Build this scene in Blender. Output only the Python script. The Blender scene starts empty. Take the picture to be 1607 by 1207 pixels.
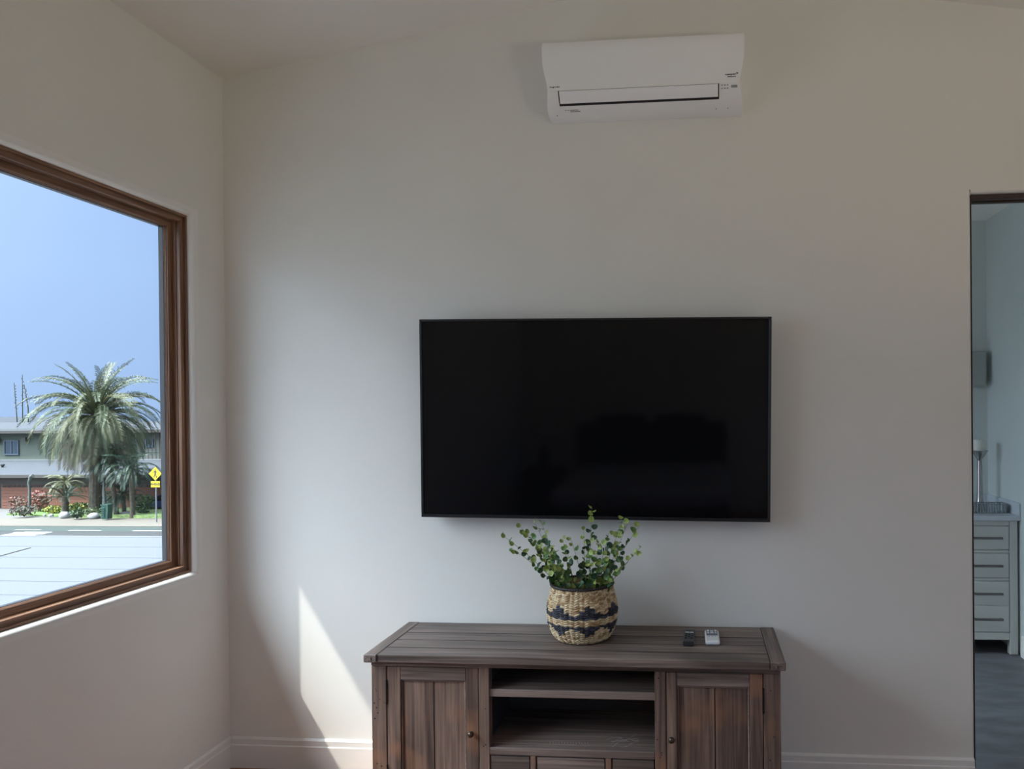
import bpy, bmesh, math, random
from mathutils import Vector, Matrix
random.seed(7)
sc = bpy.context.scene
C = sc.collection
PI = math.pi

# ------------------------------------------------------------------ camera, world, sun, exposure
W_PX, H_PX = 1607.0, 1207.0
F_PX, CX, CY = 1152.0, 998.0, 651.0
YAW, PITCH, ROLL = [math.radians(a) for a in (4.86, -.272, -.548)]
EYE = Vector((0, 0, 1.69))
fwd = Vector((-math.sin(YAW)*math.cos(PITCH), math.cos(YAW)*math.cos(PITCH), math.sin(PITCH)))
rgt0 = Vector((math.cos(YAW), math.sin(YAW), 0))
up0 = rgt0.cross(fwd)
rgt = rgt0*math.cos(ROLL) + up0*math.sin(ROLL)
upv = -rgt0*math.sin(ROLL) + up0*math.cos(ROLL)
cam = bpy.data.cameras.new('camera'); camo = bpy.data.objects.new('camera', cam); C.objects.link(camo)
cam.sensor_fit = 'HORIZONTAL'; cam.sensor_width = 36.0; cam.lens = 36.0*F_PX/W_PX
cam.shift_x = -(CX-W_PX/2)/W_PX; cam.shift_y = (CY-H_PX/2)/W_PX
cam.clip_start = .05; cam.clip_end = 600
m = Matrix((rgt, upv, -fwd)).transposed().to_4x4(); m.translation = EYE
camo.matrix_world = m
sc.camera = camo

SKY_N, SKY_STRENGTH = 60.0, .42
wd = bpy.data.worlds.new('sky'); sc.world = wd; wd.use_nodes = True
nt = wd.node_tree; nt.nodes.clear()
o_ = nt.nodes.new('ShaderNodeOutputWorld'); bg = nt.nodes.new('ShaderNodeBackground')
SUN_DIR = Vector((1.6, 1.0, -2.72)).normalized()           # the way the sunlight travels
# hazy clear sky after the CIE model: luminance rises smoothly towards the sun and the horizon
def wn(t, op=None, **kw):
    n = nt.nodes.new(t)
    if op: n.operation = op
    return n
def wmath(op, a, b=None):
    n = wn('ShaderNodeMath', op)
    for i, q in enumerate((a, b)):
        if q is None: continue
        if isinstance(q, (int, float)): n.inputs[i].default_value = q
        else: nt.links.new(q, n.inputs[i])
    return n.outputs[0]
tc = wn('ShaderNodeTexCoord'); nrm = wn('ShaderNodeVectorMath', 'NORMALIZE'); nt.links.new(tc.outputs['Generated'], nrm.inputs[0])
dt = wn('ShaderNodeVectorMath', 'DOT_PRODUCT'); nt.links.new(nrm.outputs[0], dt.inputs[0]); dt.inputs[1].default_value = -SUN_DIR
sep = wn('ShaderNodeSeparateXYZ'); nt.links.new(nrm.outputs[0], sep.inputs[0])
chi = wmath('ARCCOSINE', dt.outputs['Value'])
mie = wmath('MULTIPLY', wmath('SUBTRACT', wmath('EXPONENT', wmath('MULTIPLY', chi, -4.4)), .001), SKY_N)
ray_ = wmath('ADD', 1.0, wmath('MULTIPLY', wmath('POWER', dt.outputs['Value'], 2.0), .3))
rp = wn('ShaderNodeValToRGB'); nt.links.new(wmath('MAXIMUM', sep.outputs[2], 0.0), rp.inputs[0])
e = rp.color_ramp.elements
e[0].position = 0.0; e[0].color = (.158, .228, .372, 1)
e[1].position = .16; e[1].color = (.142, .214, .362, 1)
n_ = e.new(.38); n_.color = (.074, .138, .290, 1)
n_ = e.new(1.0); n_.color = (.06, .115, .25, 1)
c1 = wn('ShaderNodeVectorMath', 'SCALE'); nt.links.new(rp.outputs[0], c1.inputs[0]); nt.links.new(ray_, c1.inputs['Scale'])
c2 = wn('ShaderNodeVectorMath', 'SCALE'); c2.inputs[0].default_value = (.50, .56, .64); nt.links.new(mie, c2.inputs['Scale'])
c3 = wn('ShaderNodeVectorMath', 'ADD'); nt.links.new(c1.outputs[0], c3.inputs[0]); nt.links.new(c2.outputs[0], c3.inputs[1])
nt.links.new(c3.outputs[0], bg.inputs[0]); nt.links.new(bg.outputs[0], o_.inputs[0])
bg.inputs[1].default_value = SKY_STRENGTH

sun = bpy.data.lights.new('sun', 'SUN'); suno = bpy.data.objects.new('sun', sun); C.objects.link(suno)
sun.energy = .92; sun.angle = math.radians(.6); sun.color = (1, .95, .87)
sd = SUN_DIR
suno.rotation_euler = sd.to_track_quat('-Z', 'Y').to_euler(); suno.location = (-8, -5, 12)

FILL_W = 3.0      # added uplight that fills the room, built further down
vs = sc.view_settings
vs.view_transform = 'Standard'; vs.look = 'None'; vs.gamma = 1.0; vs.exposure = 2.62; vs.use_curve_mapping = False
sc.cycles.diffuse_bounces = 8; sc.cycles.transparent_max_bounces = 16

# ------------------------------------------------------------------ pixel helpers (world points at real depths)
def ray(x, y): return rgt*((x-CX)/F_PX) - upv*((y-CY)/F_PX) + fwd
def at(x, y, Y): d = ray(x, y); return EYE + d*(Y/d.y)
def on_z(x, y, z): d = ray(x, y); return EYE + d*((z-EYE.z)/d.z)

# ------------------------------------------------------------------ materials
MATS = {}
def new_mat(name):
    m = bpy.data.materials.new(name); m.use_nodes = True; MATS[name] = m
    nt = m.node_tree; b = nt.nodes['Principled BSDF']; return m, nt, b
def node(nt, t, **kw):
    n = nt.nodes.new(t)
    for k, v in kw.items(): setattr(n, k, v)
    return n
def plain(name, col, rough=.5, metal=0, var=.0, scale=8., bump=0., spec=None, bscale=None, stretch=None):
    m, nt, b = new_mat(name)
    b.inputs['Roughness'].default_value = rough; b.inputs['Metallic'].default_value = metal
    if spec is not None: b.inputs['Specular IOR Level'].default_value = spec
    b.inputs['Base Color'].default_value = (*col, 1)
    tcn = node(nt, 'ShaderNodeTexCoord'); mp = node(nt, 'ShaderNodeMapping'); nt.links.new(tcn.outputs['Object'], mp.inputs[0])
    if stretch: mp.inputs['Scale'].default_value = stretch
    nz = node(nt, 'ShaderNodeTexNoise'); nz.inputs['Scale'].default_value = scale; nz.inputs['Detail'].default_value = 5
    nt.links.new(mp.outputs[0], nz.inputs['Vector'])
    mr = node(nt, 'ShaderNodeMapRange'); mr.inputs[1].default_value = .3; mr.inputs[2].default_value = .7
    mr.inputs[3].default_value = 1-var; mr.inputs[4].default_value = 1+var
    nt.links.new(nz.outputs['Fac'], mr.inputs[0])
    mx = node(nt, 'ShaderNodeVectorMath', operation='SCALE'); mx.inputs[0].default_value = col
    nt.links.new(mr.outputs[0], mx.inputs['Scale']); nt.links.new(mx.outputs[0], b.inputs['Base Color'])
    if bump:
        n2 = node(nt, 'ShaderNodeTexNoise'); n2.inputs['Scale'].default_value = bscale or scale*4; n2.inputs['Detail'].default_value = 3
        nt.links.new(mp.outputs[0], n2.inputs['Vector'])
        bp = node(nt, 'ShaderNodeBump'); bp.inputs['Strength'].default_value = bump; bp.inputs['Distance'].default_value = .01
        nt.links.new(n2.outputs['Fac'], bp.inputs['Height']); nt.links.new(bp.outputs[0], b.inputs['Normal'])
    return m
def wood(name, dark, light, axis, rough=.55, scale=1.0, warm=None, knots=.35):
    """grain that runs along the given local axis; every plank gets its own offset"""
    m, nt, b = new_mat(name); b.inputs['Roughness'].default_value = rough
    tcn = node(nt, 'ShaderNodeTexCoord'); oi = node(nt, 'ShaderNodeObjectInfo')
    ml = node(nt, 'ShaderNodeMath', operation='MULTIPLY'); ml.inputs[1].default_value = 37.
    nt.links.new(oi.outputs['Random'], ml.inputs[0])
    ad = node(nt, 'ShaderNodeVectorMath', operation='ADD')
    nt.links.new(tcn.outputs['Object'], ad.inputs[0]); nt.links.new(ml.outputs[0], ad.inputs[1])
    def noise(sc3, detail, dist=0.):
        mp = node(nt, 'ShaderNodeMapping'); mp.inputs['Scale'].default_value = sc3
        nt.links.new(ad.outputs[0], mp.inputs[0])
        n = node(nt, 'ShaderNodeTexNoise'); n.inputs['Scale'].default_value = 1; n.inputs['Detail'].default_value = detail
        n.inputs['Distortion'].default_value = dist
        nt.links.new(mp.outputs[0], n.inputs['Vector']); return n
    g = [70*scale]*3; g['XYZ'.index(axis)] = 2.2*scale
    l = [9*scale]*3; l['XYZ'.index(axis)] = 1.1*scale
    n1 = noise(g, 6, .6); n2 = noise(l, 3, .8); n3 = noise([5*scale]*3, 2)
    r1 = node(nt, 'ShaderNodeValToRGB'); nt.links.new(n1.outputs['Fac'], r1.inputs[0])
    el = r1.color_ramp.elements; el[0].position = .3; el[0].color = (*dark, 1); el[1].position = .72; el[1].color = (*light, 1)
    mr = node(nt, 'ShaderNodeMapRange'); mr.inputs[1].default_value = .35; mr.inputs[2].default_value = .7; mr.inputs[3].default_value = 1-knots; mr.inputs[4].default_value = 1.15
    nt.links.new(n2.outputs['Fac'], mr.inputs[0])
    sc_ = node(nt, 'ShaderNodeVectorMath', operation='SCALE'); nt.links.new(r1.outputs[0], sc_.inputs[0]); nt.links.new(mr.outputs[0], sc_.inputs['Scale'])
    last = sc_.outputs[0]
    if warm:
        mr2 = node(nt, 'ShaderNodeMapRange'); mr2.inputs[1].default_value = .52; mr2.inputs[2].default_value = .75; mr2.inputs[4].default_value = .75
        nt.links.new(n3.outputs['Fac'], mr2.inputs[0])
        mx = node(nt, 'ShaderNodeMix', data_type='RGBA'); nt.links.new(mr2.outputs[0], mx.inputs[0]); nt.links.new(last, mx.inputs[6]); mx.inputs[7].default_value = (*warm, 1)
        last = mx.outputs[2]
    nt.links.new(last, b.inputs['Base Color'])
    bp = node(nt, 'ShaderNodeBump'); bp.inputs['Strength'].default_value = .25; bp.inputs['Distance'].default_value = .003
    nt.links.new(n1.outputs['Fac'], bp.inputs['Height']); nt.links.new(bp.outputs[0], b.inputs['Normal'])
    return m
PAINT = (.79, .77, .725)
plain('wall_paint', PAINT, .75, var=.012, scale=3, bump=.05, bscale=160)
plain('ceiling_paint', (.82, .80, .76), .8, var=.01, scale=3, bump=.04, bscale=160)
plain('trim_paint', (.82, .80, .765), .5)
wood('floor_wood', (.22, .078, .032), (.42, .175, .075), 'X', .35, .8)
wood('window_wood_y', (.15, .072, .040), (.36, .195, .115), 'Y', .45, 1)
wood('window_wood_z', (.15, .072, .040), (.36, .195, .115), 'Z', .45, 1)
plain('dark_seal', (.03, .03, .032), .4)
wood('oak_x', (.10, .072, .062), (.29, .222, .19), 'X', .5, 1, None, .5)
wood('oak_y', (.10, .072, .062), (.28, .215, .18), 'Y', .5, 1, None, .5)
wood('oak_z', (.095, .062, .050), (.32, .215, .165), 'Z', .5, 1, (.34, .16, .085), .55)
wood('oak_worn', (.20, .15, .125), (.34, .26, .22), 'X', .6, 1)
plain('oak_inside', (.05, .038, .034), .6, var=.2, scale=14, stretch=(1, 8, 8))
plain('joint_dark', (.018, .013, .011), .8)
plain('scratch', (.42, .40, .40), .7)
plain('brass_dark', (.11, .085, .06), .35, metal=.9)
plain('iron_dark', (.02, .018, .017), .5, metal=.6)
plain('ac_white', (.90, .90, .905), .35)
plain('ac_flap', (.92, .92, .95), .3)
plain('ac_grey', (.30, .31, .32), .4)
plain('ink', (.035, .036, .04), .5)
plain('black_slot', (.008, .008, .012), .6)
plain('tv_bezel', (.010, .010, .013), .35)
plain('tv_screen', (.0035, .0036, .0048), .06, spec=.33)
plain('rattan', (.55, .41, .24), .65, var=.38, scale=120)
plain('rattan_pale', (.66, .53, .34), .65, var=.25, scale=120)
plain('rattan_tan', (.36, .23, .115), .65, var=.3, scale=120)
plain('rattan_navy', (.055, .058, .085), .55, var=.3, scale=90)
plain('rattan_black', (.022, .022, .032), .6, var=.4, scale=90)
plain('rim_black', (.018, .014, .013), .6, var=.3, scale=80)
plain('leaf', (.11, .215, .055), .5, var=.35, scale=30)
plain('leaf_dark', (.032, .085, .04), .5, var=.3, scale=30)
plain('leaf_light', (.31, .40, .10), .5, var=.3, scale=30)
plain('stem', (.09, .10, .05), .6)
plain('soil', (.03, .02, .014), .9, var=.4, scale=60)
plain('plastic_black', (.018, .02, .024), .4)
plain('plastic_charcoal', (.05, .058, .066), .4)
plain('plastic_white', (.68, .69, .70), .4)
plain('lcd', (.10, .125, .17), .3)
plain('bath_paint', (.60, .64, .625), .7, var=.015, scale=3)
plain('shade_box_grey', (.36, .385, .365), .6)  # grey darkened to carry the shadow in the bathroom corner
plain('tile_dark', (.125, .128, .140), .45, var=.28, scale=5, bump=.05, stretch=(1, 2.6, 1))
plain('vanity_paint', (.60, .61, .575), .45)
plain('counter', (.58, .62, .66), .25, var=.06, scale=22)
plain('nickel', (.20, .19, .18), .32, metal=1)
plain('silver', (.42, .40, .38), .2, metal=1)
plain('candle_wax', (.66, .65, .60), .5)
plain('glass_grey', (.24, .27, .29), .15)
plain('pocket_wood', (.045, .024, .017), .5, var=.2, scale=30, stretch=(4, 4, .4))
# exterior
plain('membrane', (0.095, 0.100, 0.106), .7, var=.02, scale=1.2)
plain('asphalt', (0.031, 0.031, 0.029), .9, var=.06, scale=.6)
plain('bike_green', (0.031, 0.043, 0.035), .9, var=.06, scale=.6)
plain('road_paint', (0.249, 0.256, 0.256), .8)
plain('concrete', (0.126, 0.109, 0.085), .9, var=.08, scale=.4)
plain('drive', (0.110, 0.104, 0.094), .9, var=.08, scale=.4)
plain('grass', (0.104, 0.185, 0.041), .9, var=.35, scale=2.0)
plain('cover', (0.196, 0.268, 0.088), .9, var=.45, scale=4.0)
plain('soil_out', (0.081, 0.077, 0.053), .9, var=.2, scale=.3)
plain('house_green', (0.077, 0.091, 0.068), .8, var=.05, scale=1)
plain('house_siding', (0.106, 0.108, 0.091), .8, var=.05, scale=1)
plain('roof_shingle', (0.042, 0.047, 0.054), .85, var=.10, scale=2.5)
plain('fascia', (0.053, 0.047, 0.040), .7)
plain('flashing', (0.202, 0.206, 0.208), .5)
plain('garage_red', (0.146, 0.053, 0.029), .7, var=.12, scale=1.2, stretch=(.3, 1, 4))
plain('pane_blue', (0.029, 0.049, 0.069), .12)
plain('pane_dark', (0.008, 0.008, 0.008), .2)
plain('frame_blue', (0.049, 0.077, 0.106), .5)
plain('stalk', (0.065, 0.069, 0.049), .8)
plain('palm_trunk', (0.081, 0.069, 0.047), .9, var=.4, scale=6, bump=.5, bscale=9)
plain('frond_green', (0.052, 0.073, 0.025), .55, var=.25, scale=3)
plain('frond_olive', (0.114, 0.120, 0.050), .55, var=.25, scale=3)
plain('frond_tan', (0.171, 0.145, 0.077), .65, var=.25, scale=3)
plain('frond_grey', (0.100, 0.085, 0.061), .7, var=.25, scale=3)
plain('frond_deep', (0.020, 0.043, 0.020), .55, var=.25, scale=3)
plain('shrub_green', (0.060, 0.104, 0.030), .7, var=.3, scale=5)
plain('shrub_yellow', (0.293, 0.280, 0.027), .7, var=.3, scale=5)
plain('shrub_pink', (0.276, 0.085, 0.064), .7, var=.3, scale=5)
plain('shrub_bare', (0.089, 0.067, 0.053), .8, var=.3, scale=5)
plain('boulder', (0.244, 0.244, 0.236), .85, var=.08, scale=4, bump=.4)
plain('util_green', (0.020, 0.069, 0.049), .5)
plain('pole_grey', (0.089, 0.102, 0.094), .6)
plain('car_blue', (0.013, 0.029, 0.130), .3)
plain('car_glass', (0.013, 0.014, 0.018), .1)
plain('rubber', (0.006, 0.006, 0.006), .7)
plain('sign_yellow', (0.466, 0.353, 0.011), .5)
plain('steel', (0.224, 0.227, 0.232), .45, metal=.4)
plain('stucco', (.5, .48, .43), .9)
# room behind the camera
plain('bed_linen', (.50, .53, .60), .85, var=.06, scale=5, bump=.3, bscale=10)
plain('cushion_dark', (.10, .095, .10), .9, var=.3, scale=40)
plain('cushion_ring', (.035, .035, .04), .9)
plain('headboard', (.09, .06, .045), .6, var=.2, scale=9)
plain('lamp_shade', (.62, .60, .54), .8)

m, nt, b = new_mat('window_glass')
nt.nodes.remove(b); out = [n for n in nt.nodes if n.type == 'OUTPUT_MATERIAL'][0]
tr = node(nt, 'ShaderNodeBsdfTransparent'); tr.inputs[0].default_value = (.93, .955, .95, 1)
gl = node(nt, 'ShaderNodeBsdfGlossy'); gl.inputs['Roughness'].default_value = .0
fr = node(nt, 'ShaderNodeLayerWeight'); fr.inputs[0].default_value = .5
pw = node(nt, 'ShaderNodeMath', operation='POWER'); pw.inputs[1].default_value = 5.0; nt.links.new(fr.outputs['Facing'], pw.inputs[0])
ma = node(nt, 'ShaderNodeMath', operation='MULTIPLY_ADD'); ma.inputs[1].default_value = .7; ma.inputs[2].default_value = .012; nt.links.new(pw.outputs[0], ma.inputs[0])
mx = node(nt, 'ShaderNodeMixShader')
nt.links.new(ma.outputs[0], mx.inputs[0]); nt.links.new(tr.outputs[0], mx.inputs[1]); nt.links.new(gl.outputs[0], mx.inputs[2]); nt.links.new(mx.outputs[0], out.inputs[0])

# ------------------------------------------------------------------ mesh helpers
class MB:
    def __init__(s): s.v = []; s.f = []; s.mi = []
    def add(s, vs, fs, mi=0):
        n = len(s.v); s.v += [Vector(p) for p in vs]; s.f += [tuple(i+n for i in f) for f in fs]; s.mi += [mi]*len(fs); return s
    def box(s, x0, x1, y0, y1, z0, z1, mi=0, M=None):
        vs = [Vector((x, y, z)) for z in (z0, z1) for y in (y0, y1) for x in (x0, x1)]
        if M: vs = [M @ p for p in vs]
        return s.add(vs, [(0,2,3,1),(4,5,7,6),(0,1,5,4),(2,6,7,3),(0,4,6,2),(1,3,7,5)], mi)
    def cbox(s, x0, x1, y0, y1, z0, z1, c=.003, mi=0, M=None):
        """box with chamfered edges"""
        bm = bmesh.new(); bmesh.ops.create_cube(bm, size=1)
        for v in bm.verts: v.co = Vector(((x0+x1)/2+v.co.x*(x1-x0), (y0+y1)/2+v.co.y*(y1-y0), (z0+z1)/2+v.co.z*(z1-z0)))
        c = min(c, .45*min(abs(x1-x0), abs(y1-y0), abs(z1-z0)))
        bmesh.ops.bevel(bm, geom=bm.edges[:], offset=c, segments=1, affect='EDGES', profile=.5)
        bm.verts.index_update()
        vs = [v.co.copy() for v in bm.verts]
        if M: vs = [M @ p for p in vs]
        s.add(vs, [tuple(v.index for v in f.verts) for f in bm.faces], mi); bm.free(); return s
    def tube(s, pts, r, n=8, mi=0, cap=True):
        pts = [Vector(p) for p in pts]; rs = r if isinstance(r, (list, tuple)) else [r]*len(pts)
        rings = []; ref = None
        for i, p in enumerate(pts):
            d = (pts[min(i+1, len(pts)-1)]-pts[max(i-1, 0)]).normalized()
            if ref is None: ref = d.orthogonal().normalized()
            a = (ref - d*ref.dot(d))
            a = a.normalized() if a.length > 1e-6 else d.orthogonal().normalized()
            ref = a; bb = d.cross(a)
            rings.append([p+(a*math.cos(2*PI*k/n)+bb*math.sin(2*PI*k/n))*rs[i] for k in range(n)])
        vs = [q for rg in rings for q in rg]; fs = []
        for i in range(len(pts)-1):
            for k in range(n): fs.append((i*n+k, i*n+(k+1)%n, (i+1)*n+(k+1)%n, (i+1)*n+k))
        if cap: fs += [tuple(range(n-1, -1, -1)), tuple((len(pts)-1)*n+k for k in range(n))]
        return s.add(vs, fs, mi)
    def lathe(s, prof, c, n=24, mi=0, M=None):
        """prof: (radius, height) up the z axis, c: base centre"""
        c = Vector(c); vs = []; fs = []
        for r, z in prof:
            for k in range(n):
                p = Vector((r*math.cos(2*PI*k/n), r*math.sin(2*PI*k/n), z))
                vs.append(c+(M @ p if M else p))
        for i in range(len(prof)-1):
            for k in range(n): fs.append((i*n+k, i*n+(k+1)%n, (i+1)*n+(k+1)%n, (i+1)*n+k))
        fs += [tuple(range(n-1, -1, -1)), tuple((len(prof)-1)*n+k for k in range(n))]
        return s.add(vs, fs, mi)
    def prism(s, poly, axis, a0, a1, mi=0):
        """2D polygon extruded along an axis: X -> (y,z), Y -> (x,z), Z -> (x,y)"""
        def P(p, a): return {'X': (a, p[0], p[1]), 'Y': (p[0], a, p[1]), 'Z': (p[0], p[1], a)}[axis]
        n = len(poly); vs = [P(p, a0) for p in poly]+[P(p, a1) for p in poly]
        fs = [tuple(range(n))[::-1], tuple(range(n, 2*n))]+[(i, (i+1) % n, n+(i+1) % n, n+i) for i in range(n)]
        return s.add(vs, fs, mi)
    def build(s, name, mats, parent=None, smooth=False, origin=None):
        if not isinstance(mats, (list, tuple)): mats = [mats]
        me = bpy.data.meshes.new(name)
        lo = Vector((min(v.x for v in s.v), min(v.y for v in s.v), min(v.z for v in s.v)))
        hi = Vector((max(v.x for v in s.v), max(v.y for v in s.v), max(v.z for v in s.v)))
        org = Vector(origin) if origin is not None else (lo+hi)/2
        me.from_pydata([tuple(v-org) for v in s.v], [], s.f)
        for mm in mats: me.materials.append(MATS[mm])
        me.polygons.foreach_set('material_index', s.mi)
        bm = bmesh.new(); bm.from_mesh(me); bmesh.ops.recalc_face_normals(bm, faces=bm.faces[:]); bm.to_mesh(me); bm.free()
        if smooth:
            me.polygons.foreach_set('use_smooth', [True]*len(me.polygons))
            me.set_sharp_from_angle(angle=math.radians(40))
        me.update()
        o = bpy.data.objects.new(name, me); C.objects.link(o)
        if parent is not None: o.parent = parent; o['w'] = 0; del o['w']; o.location = org-wpos(parent)
        else: o.location = org
        return o
def wpos(o):
    p = Vector((0, 0, 0))
    while o is not None: p = p+Vector(o.location); o = o.parent
    return p
def empty(name, loc):
    o = bpy.data.objects.new(name, None); C.objects.link(o); o.location = loc; o.empty_display_size = .1; return o
def tag(o, label, cat, group=None):
    o['label'] = label; o['category'] = cat
    if group: o['group'] = group
    return o
def struct(o, label=None):
    o['kind'] = 'structure'
    if label: o['label'] = label
    return o
def thing(name, loc, label, cat, group=None): return tag(empty(name, loc), label, cat, group)
def text_mesh(name, txt, size, mat, parent, loc, rot, depth=.0004):
    cu = bpy.data.curves.new(name, 'FONT'); cu.body = txt; cu.size = size; cu.extrude = depth; cu.offset = size*.022; cu.align_x = 'CENTER'; cu.align_y = 'CENTER'
    t = bpy.data.objects.new('tmp', cu); C.objects.link(t)
    bpy.context.view_layer.update()
    me = bpy.data.meshes.new_from_object(t.evaluated_get(bpy.context.evaluated_depsgraph_get()))
    bpy.data.objects.remove(t)
    me.materials.clear(); me.materials.append(MATS[mat])
    o = bpy.data.objects.new(name, me); C.objects.link(o); o.parent = parent
    o.location = Vector(loc)-wpos(parent); o.rotation_euler = rot; return o
def copy_tree(o, parent=None):
    c = o.copy(); C.objects.link(c)
    if parent is not None: c.parent = parent
    for ch in o.children: copy_tree(ch, c)
    return c

# ------------------------------------------------------------------ room shell
XL, XR, YF, YB = -2.263, 2.185, 3.35, -2.85      # left, right, front (television) and rear walls
ZE, ZR, XRIDGE = 3.305, 3.675, -.045              # ceiling at the walls / at the ridge
WT = .15
Y2 = 5.756                                        # far wall of the bathroom
DX0, DX1, DZ = 1.203, 2.06, 2.637                 # door opening

def ceil_z(x): return ZE+(ZR-ZE)*(1-abs(x-XRIDGE)/(XRIDGE-XL)) if x <= XRIDGE else ZE+(ZR-ZE)*(1-(x-XRIDGE)/(XR-XRIDGE))
flo = struct(MB().box(XL-WT, XR+WT, YB-WT, YF+.12, -.12, -.006).build('floor', 'floor_wood'), 'reddish wooden plank floor')
pw_ = .127; ny = int((YF+.12-YB+WT)/pw_)+1
pm_ = None
for k in range(ny):
    y0_ = YB-WT+k*pw_; y1_ = min(y0_+pw_, YF+.12)
    MB().cbox(XL-WT+.002, XR+WT-.002, y0_+.0006, y1_-.0006, -.0058, 0, .001).build('plank', 'floor_wood', flo)
# front wall with gable and door opening
b = MB()
R0 = .015
b.prism([(XL-WT, 0), (DX0-R0, 0), (DX0-R0, ceil_z(DX0)+.05), (XRIDGE, ZR+.05), (XL-WT, ZE+.03)], 'Y', YF, YF+.12)
b.prism([(DX0-R0, DZ+R0), (DX1, DZ+R0), (DX1, ceil_z(DX1)+.05), (DX0-R0, ceil_z(DX0)+.05)], 'Y', YF, YF+.12)
b.prism([(DX1, 0), (XR+WT, 0), (XR+WT, ZE+.03), (DX1, ceil_z(DX1)+.05)], 'Y', YF, YF+.12)
wall_front = struct(b.build('wall_front', 'wall_paint'), 'off-white painted gable wall behind the television')
# rounded plaster edge round the door opening
arc = [(DX0-R0+R0*math.sin(a), YF+R0-R0*math.cos(a)) for a in [i*PI/12 for i in range(7)]]
b = MB().prism(arc+[(DX0, YF+.12), (DX0-R0, YF+.12)], 'Z', 0, DZ+R0)
arc2 = [(YF+R0-R0*math.cos(a), DZ+R0-R0*math.sin(a)) for a in [i*PI/12 for i in range(7)]]
b.prism(arc2+[(YF+.12, DZ), (YF+.12, DZ+R0)], 'X', DX0, DX1)
b.build('plaster_edge', 'trim_paint', wall_front, smooth=True)

def sweep_rect(mb, prof, rect, mi=0):
    """prof: list of (inset into the opening, depth behind the left wall's face); rect y0,y1,z0,z1; mitred corners"""
    y0, y1, z0, z1 = rect; n = len(prof); vs = []; fs = []
    for (i, d) in prof:
        vs += [(XL-d, y0+i, z0+i), (XL-d, y1-i, z0+i), (XL-d, y1-i, z1-i), (XL-d, y0+i, z1-i)]
    for k in range(n-1):
        for c in range(4): fs.append((k*4+c, k*4+(c+1) % 4, (k+1)*4+(c+1) % 4, (k+1)*4+c))
    mb.add(vs, fs, mi)
WY0, WY1, WZ0, WZ1 = .85, 3.133, .984, 2.592
RB, RD = .034, .032
b = MB()
b.box(XL-WT, XL, WY1+RB, YF, 0, ZE+.0)
b.box(XL-WT, XL, YB, WY0-RB, 0, ZE+.0)
b.box(XL-WT, XL, WY0-RB, WY1+RB, 0, WZ0-RB)
b.box(XL-WT, XL, WY0-RB, WY1+RB, WZ1+RB, ZE)
wall_left = struct(b.build('wall_left', 'wall_paint'), 'off-white painted wall with the window')
b = MB()
prof = [(-RB+RB*math.sin(a), RD-RD*math.cos(a)) for a in [i*PI/16 for i in range(9)]]+[(0, .112), (-RB, .112)]
sweep_rect(b, prof, (WY0, WY1, WZ0, WZ1))
b.build('plaster_edge', 'trim_paint', wall_left, smooth=True)
# right wall with an added fill window behind the camera, rear wall, ceiling
VY0, VY1, VZ0, VZ1 = -2.4, 1.6, .4, 2.6
b = MB()
b.box(XR, XR+WT, VY1, Y2+.12, 0, ZE); b.box(XR, XR+WT, YB, VY0, 0, ZE)
b.box(XR, XR+WT, VY0, VY1, 0, VZ0); b.box(XR, XR+WT, VY0, VY1, VZ1, ZE)
struct(b.build('wall_right', 'wall_paint'), 'off-white painted wall')
RX0, RX1, RZ1 = .86, 2.10, 2.45
b = MB()
b.prism([(XL-WT, 0), (RX0, 0), (RX0, ceil_z(RX0)+.05), (XRIDGE, ZR+.05), (XL-WT, ZE+.03)], 'Y', YB-WT, YB)
b.prism([(RX0, RZ1), (RX1, RZ1), (RX1, ceil_z(RX1)+.05), (RX0, ceil_z(RX0)+.05)], 'Y', YB-WT, YB)
b.prism([(RX1, 0), (XR+WT, 0), (XR+WT, ZE+.03), (RX1, ceil_z(RX1)+.05)], 'Y', YB-WT, YB)
struct(b.build('wall_rear', 'wall_paint'), 'off-white gable wall behind the bed')
b = MB()
SL = (ZR-ZE)/(XRIDGE-XL)
b.prism([(XL-WT, ZE-SL*WT), (XRIDGE, ZR), (XRIDGE, ZR+.2), (XL-WT, ZE-SL*WT+.2)], 'Y', YB-WT, YF+.12)
b.prism([(XRIDGE, ZR), (XR+WT, ZE-SL*WT), (XR+WT, ZE-SL*WT+.2), (XRIDGE, ZR+.2)], 'Y', YB-WT, YF+.12)
struct(b.build('ceiling', 'ceiling_paint'), 'pale vaulted ceiling')
# eave outside the window
e_ = .92
struct(MB().prism([(XL-WT, ZE-SL*WT+.02), (XL-WT, ZE-SL*WT+.22), (XL-e_, ZE-SL*e_+.2), (XL-e_, 1.475+1.70*e_), ], 'Y', YB-1.2, YF+.35).build('roof_eave', 'stucco'), 'overhanging eave outside the window')

# baseboards with a stepped cap
def bb(name, poly_to, axis, a0, a1):
    return struct(MB().prism(poly_to, axis, a0, a1).build(name, 'trim_paint'))
def bbprof(p, s): return [(p, 0), (p+s*.016, 0), (p+s*.016, .108), (p+s*.012, .112), (p+s*.012, .136), (p+s*.004, .144), (p, .144)]
bb('baseboard_front', bbprof(YF, -1), 'X', XL+.0165, DX0-.004)
bb('baseboard_left', [(x, z) for x, z in bbprof(XL, 1)], 'Y', YB, YF)
bb('baseboard_right', [(x, z) for x, z in bbprof(XR, -1)], 'Y', YB, YF)
bb('baseboard_rear', bbprof(YB, 1), 'X', XL+.0165, RX0-.001)

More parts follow.
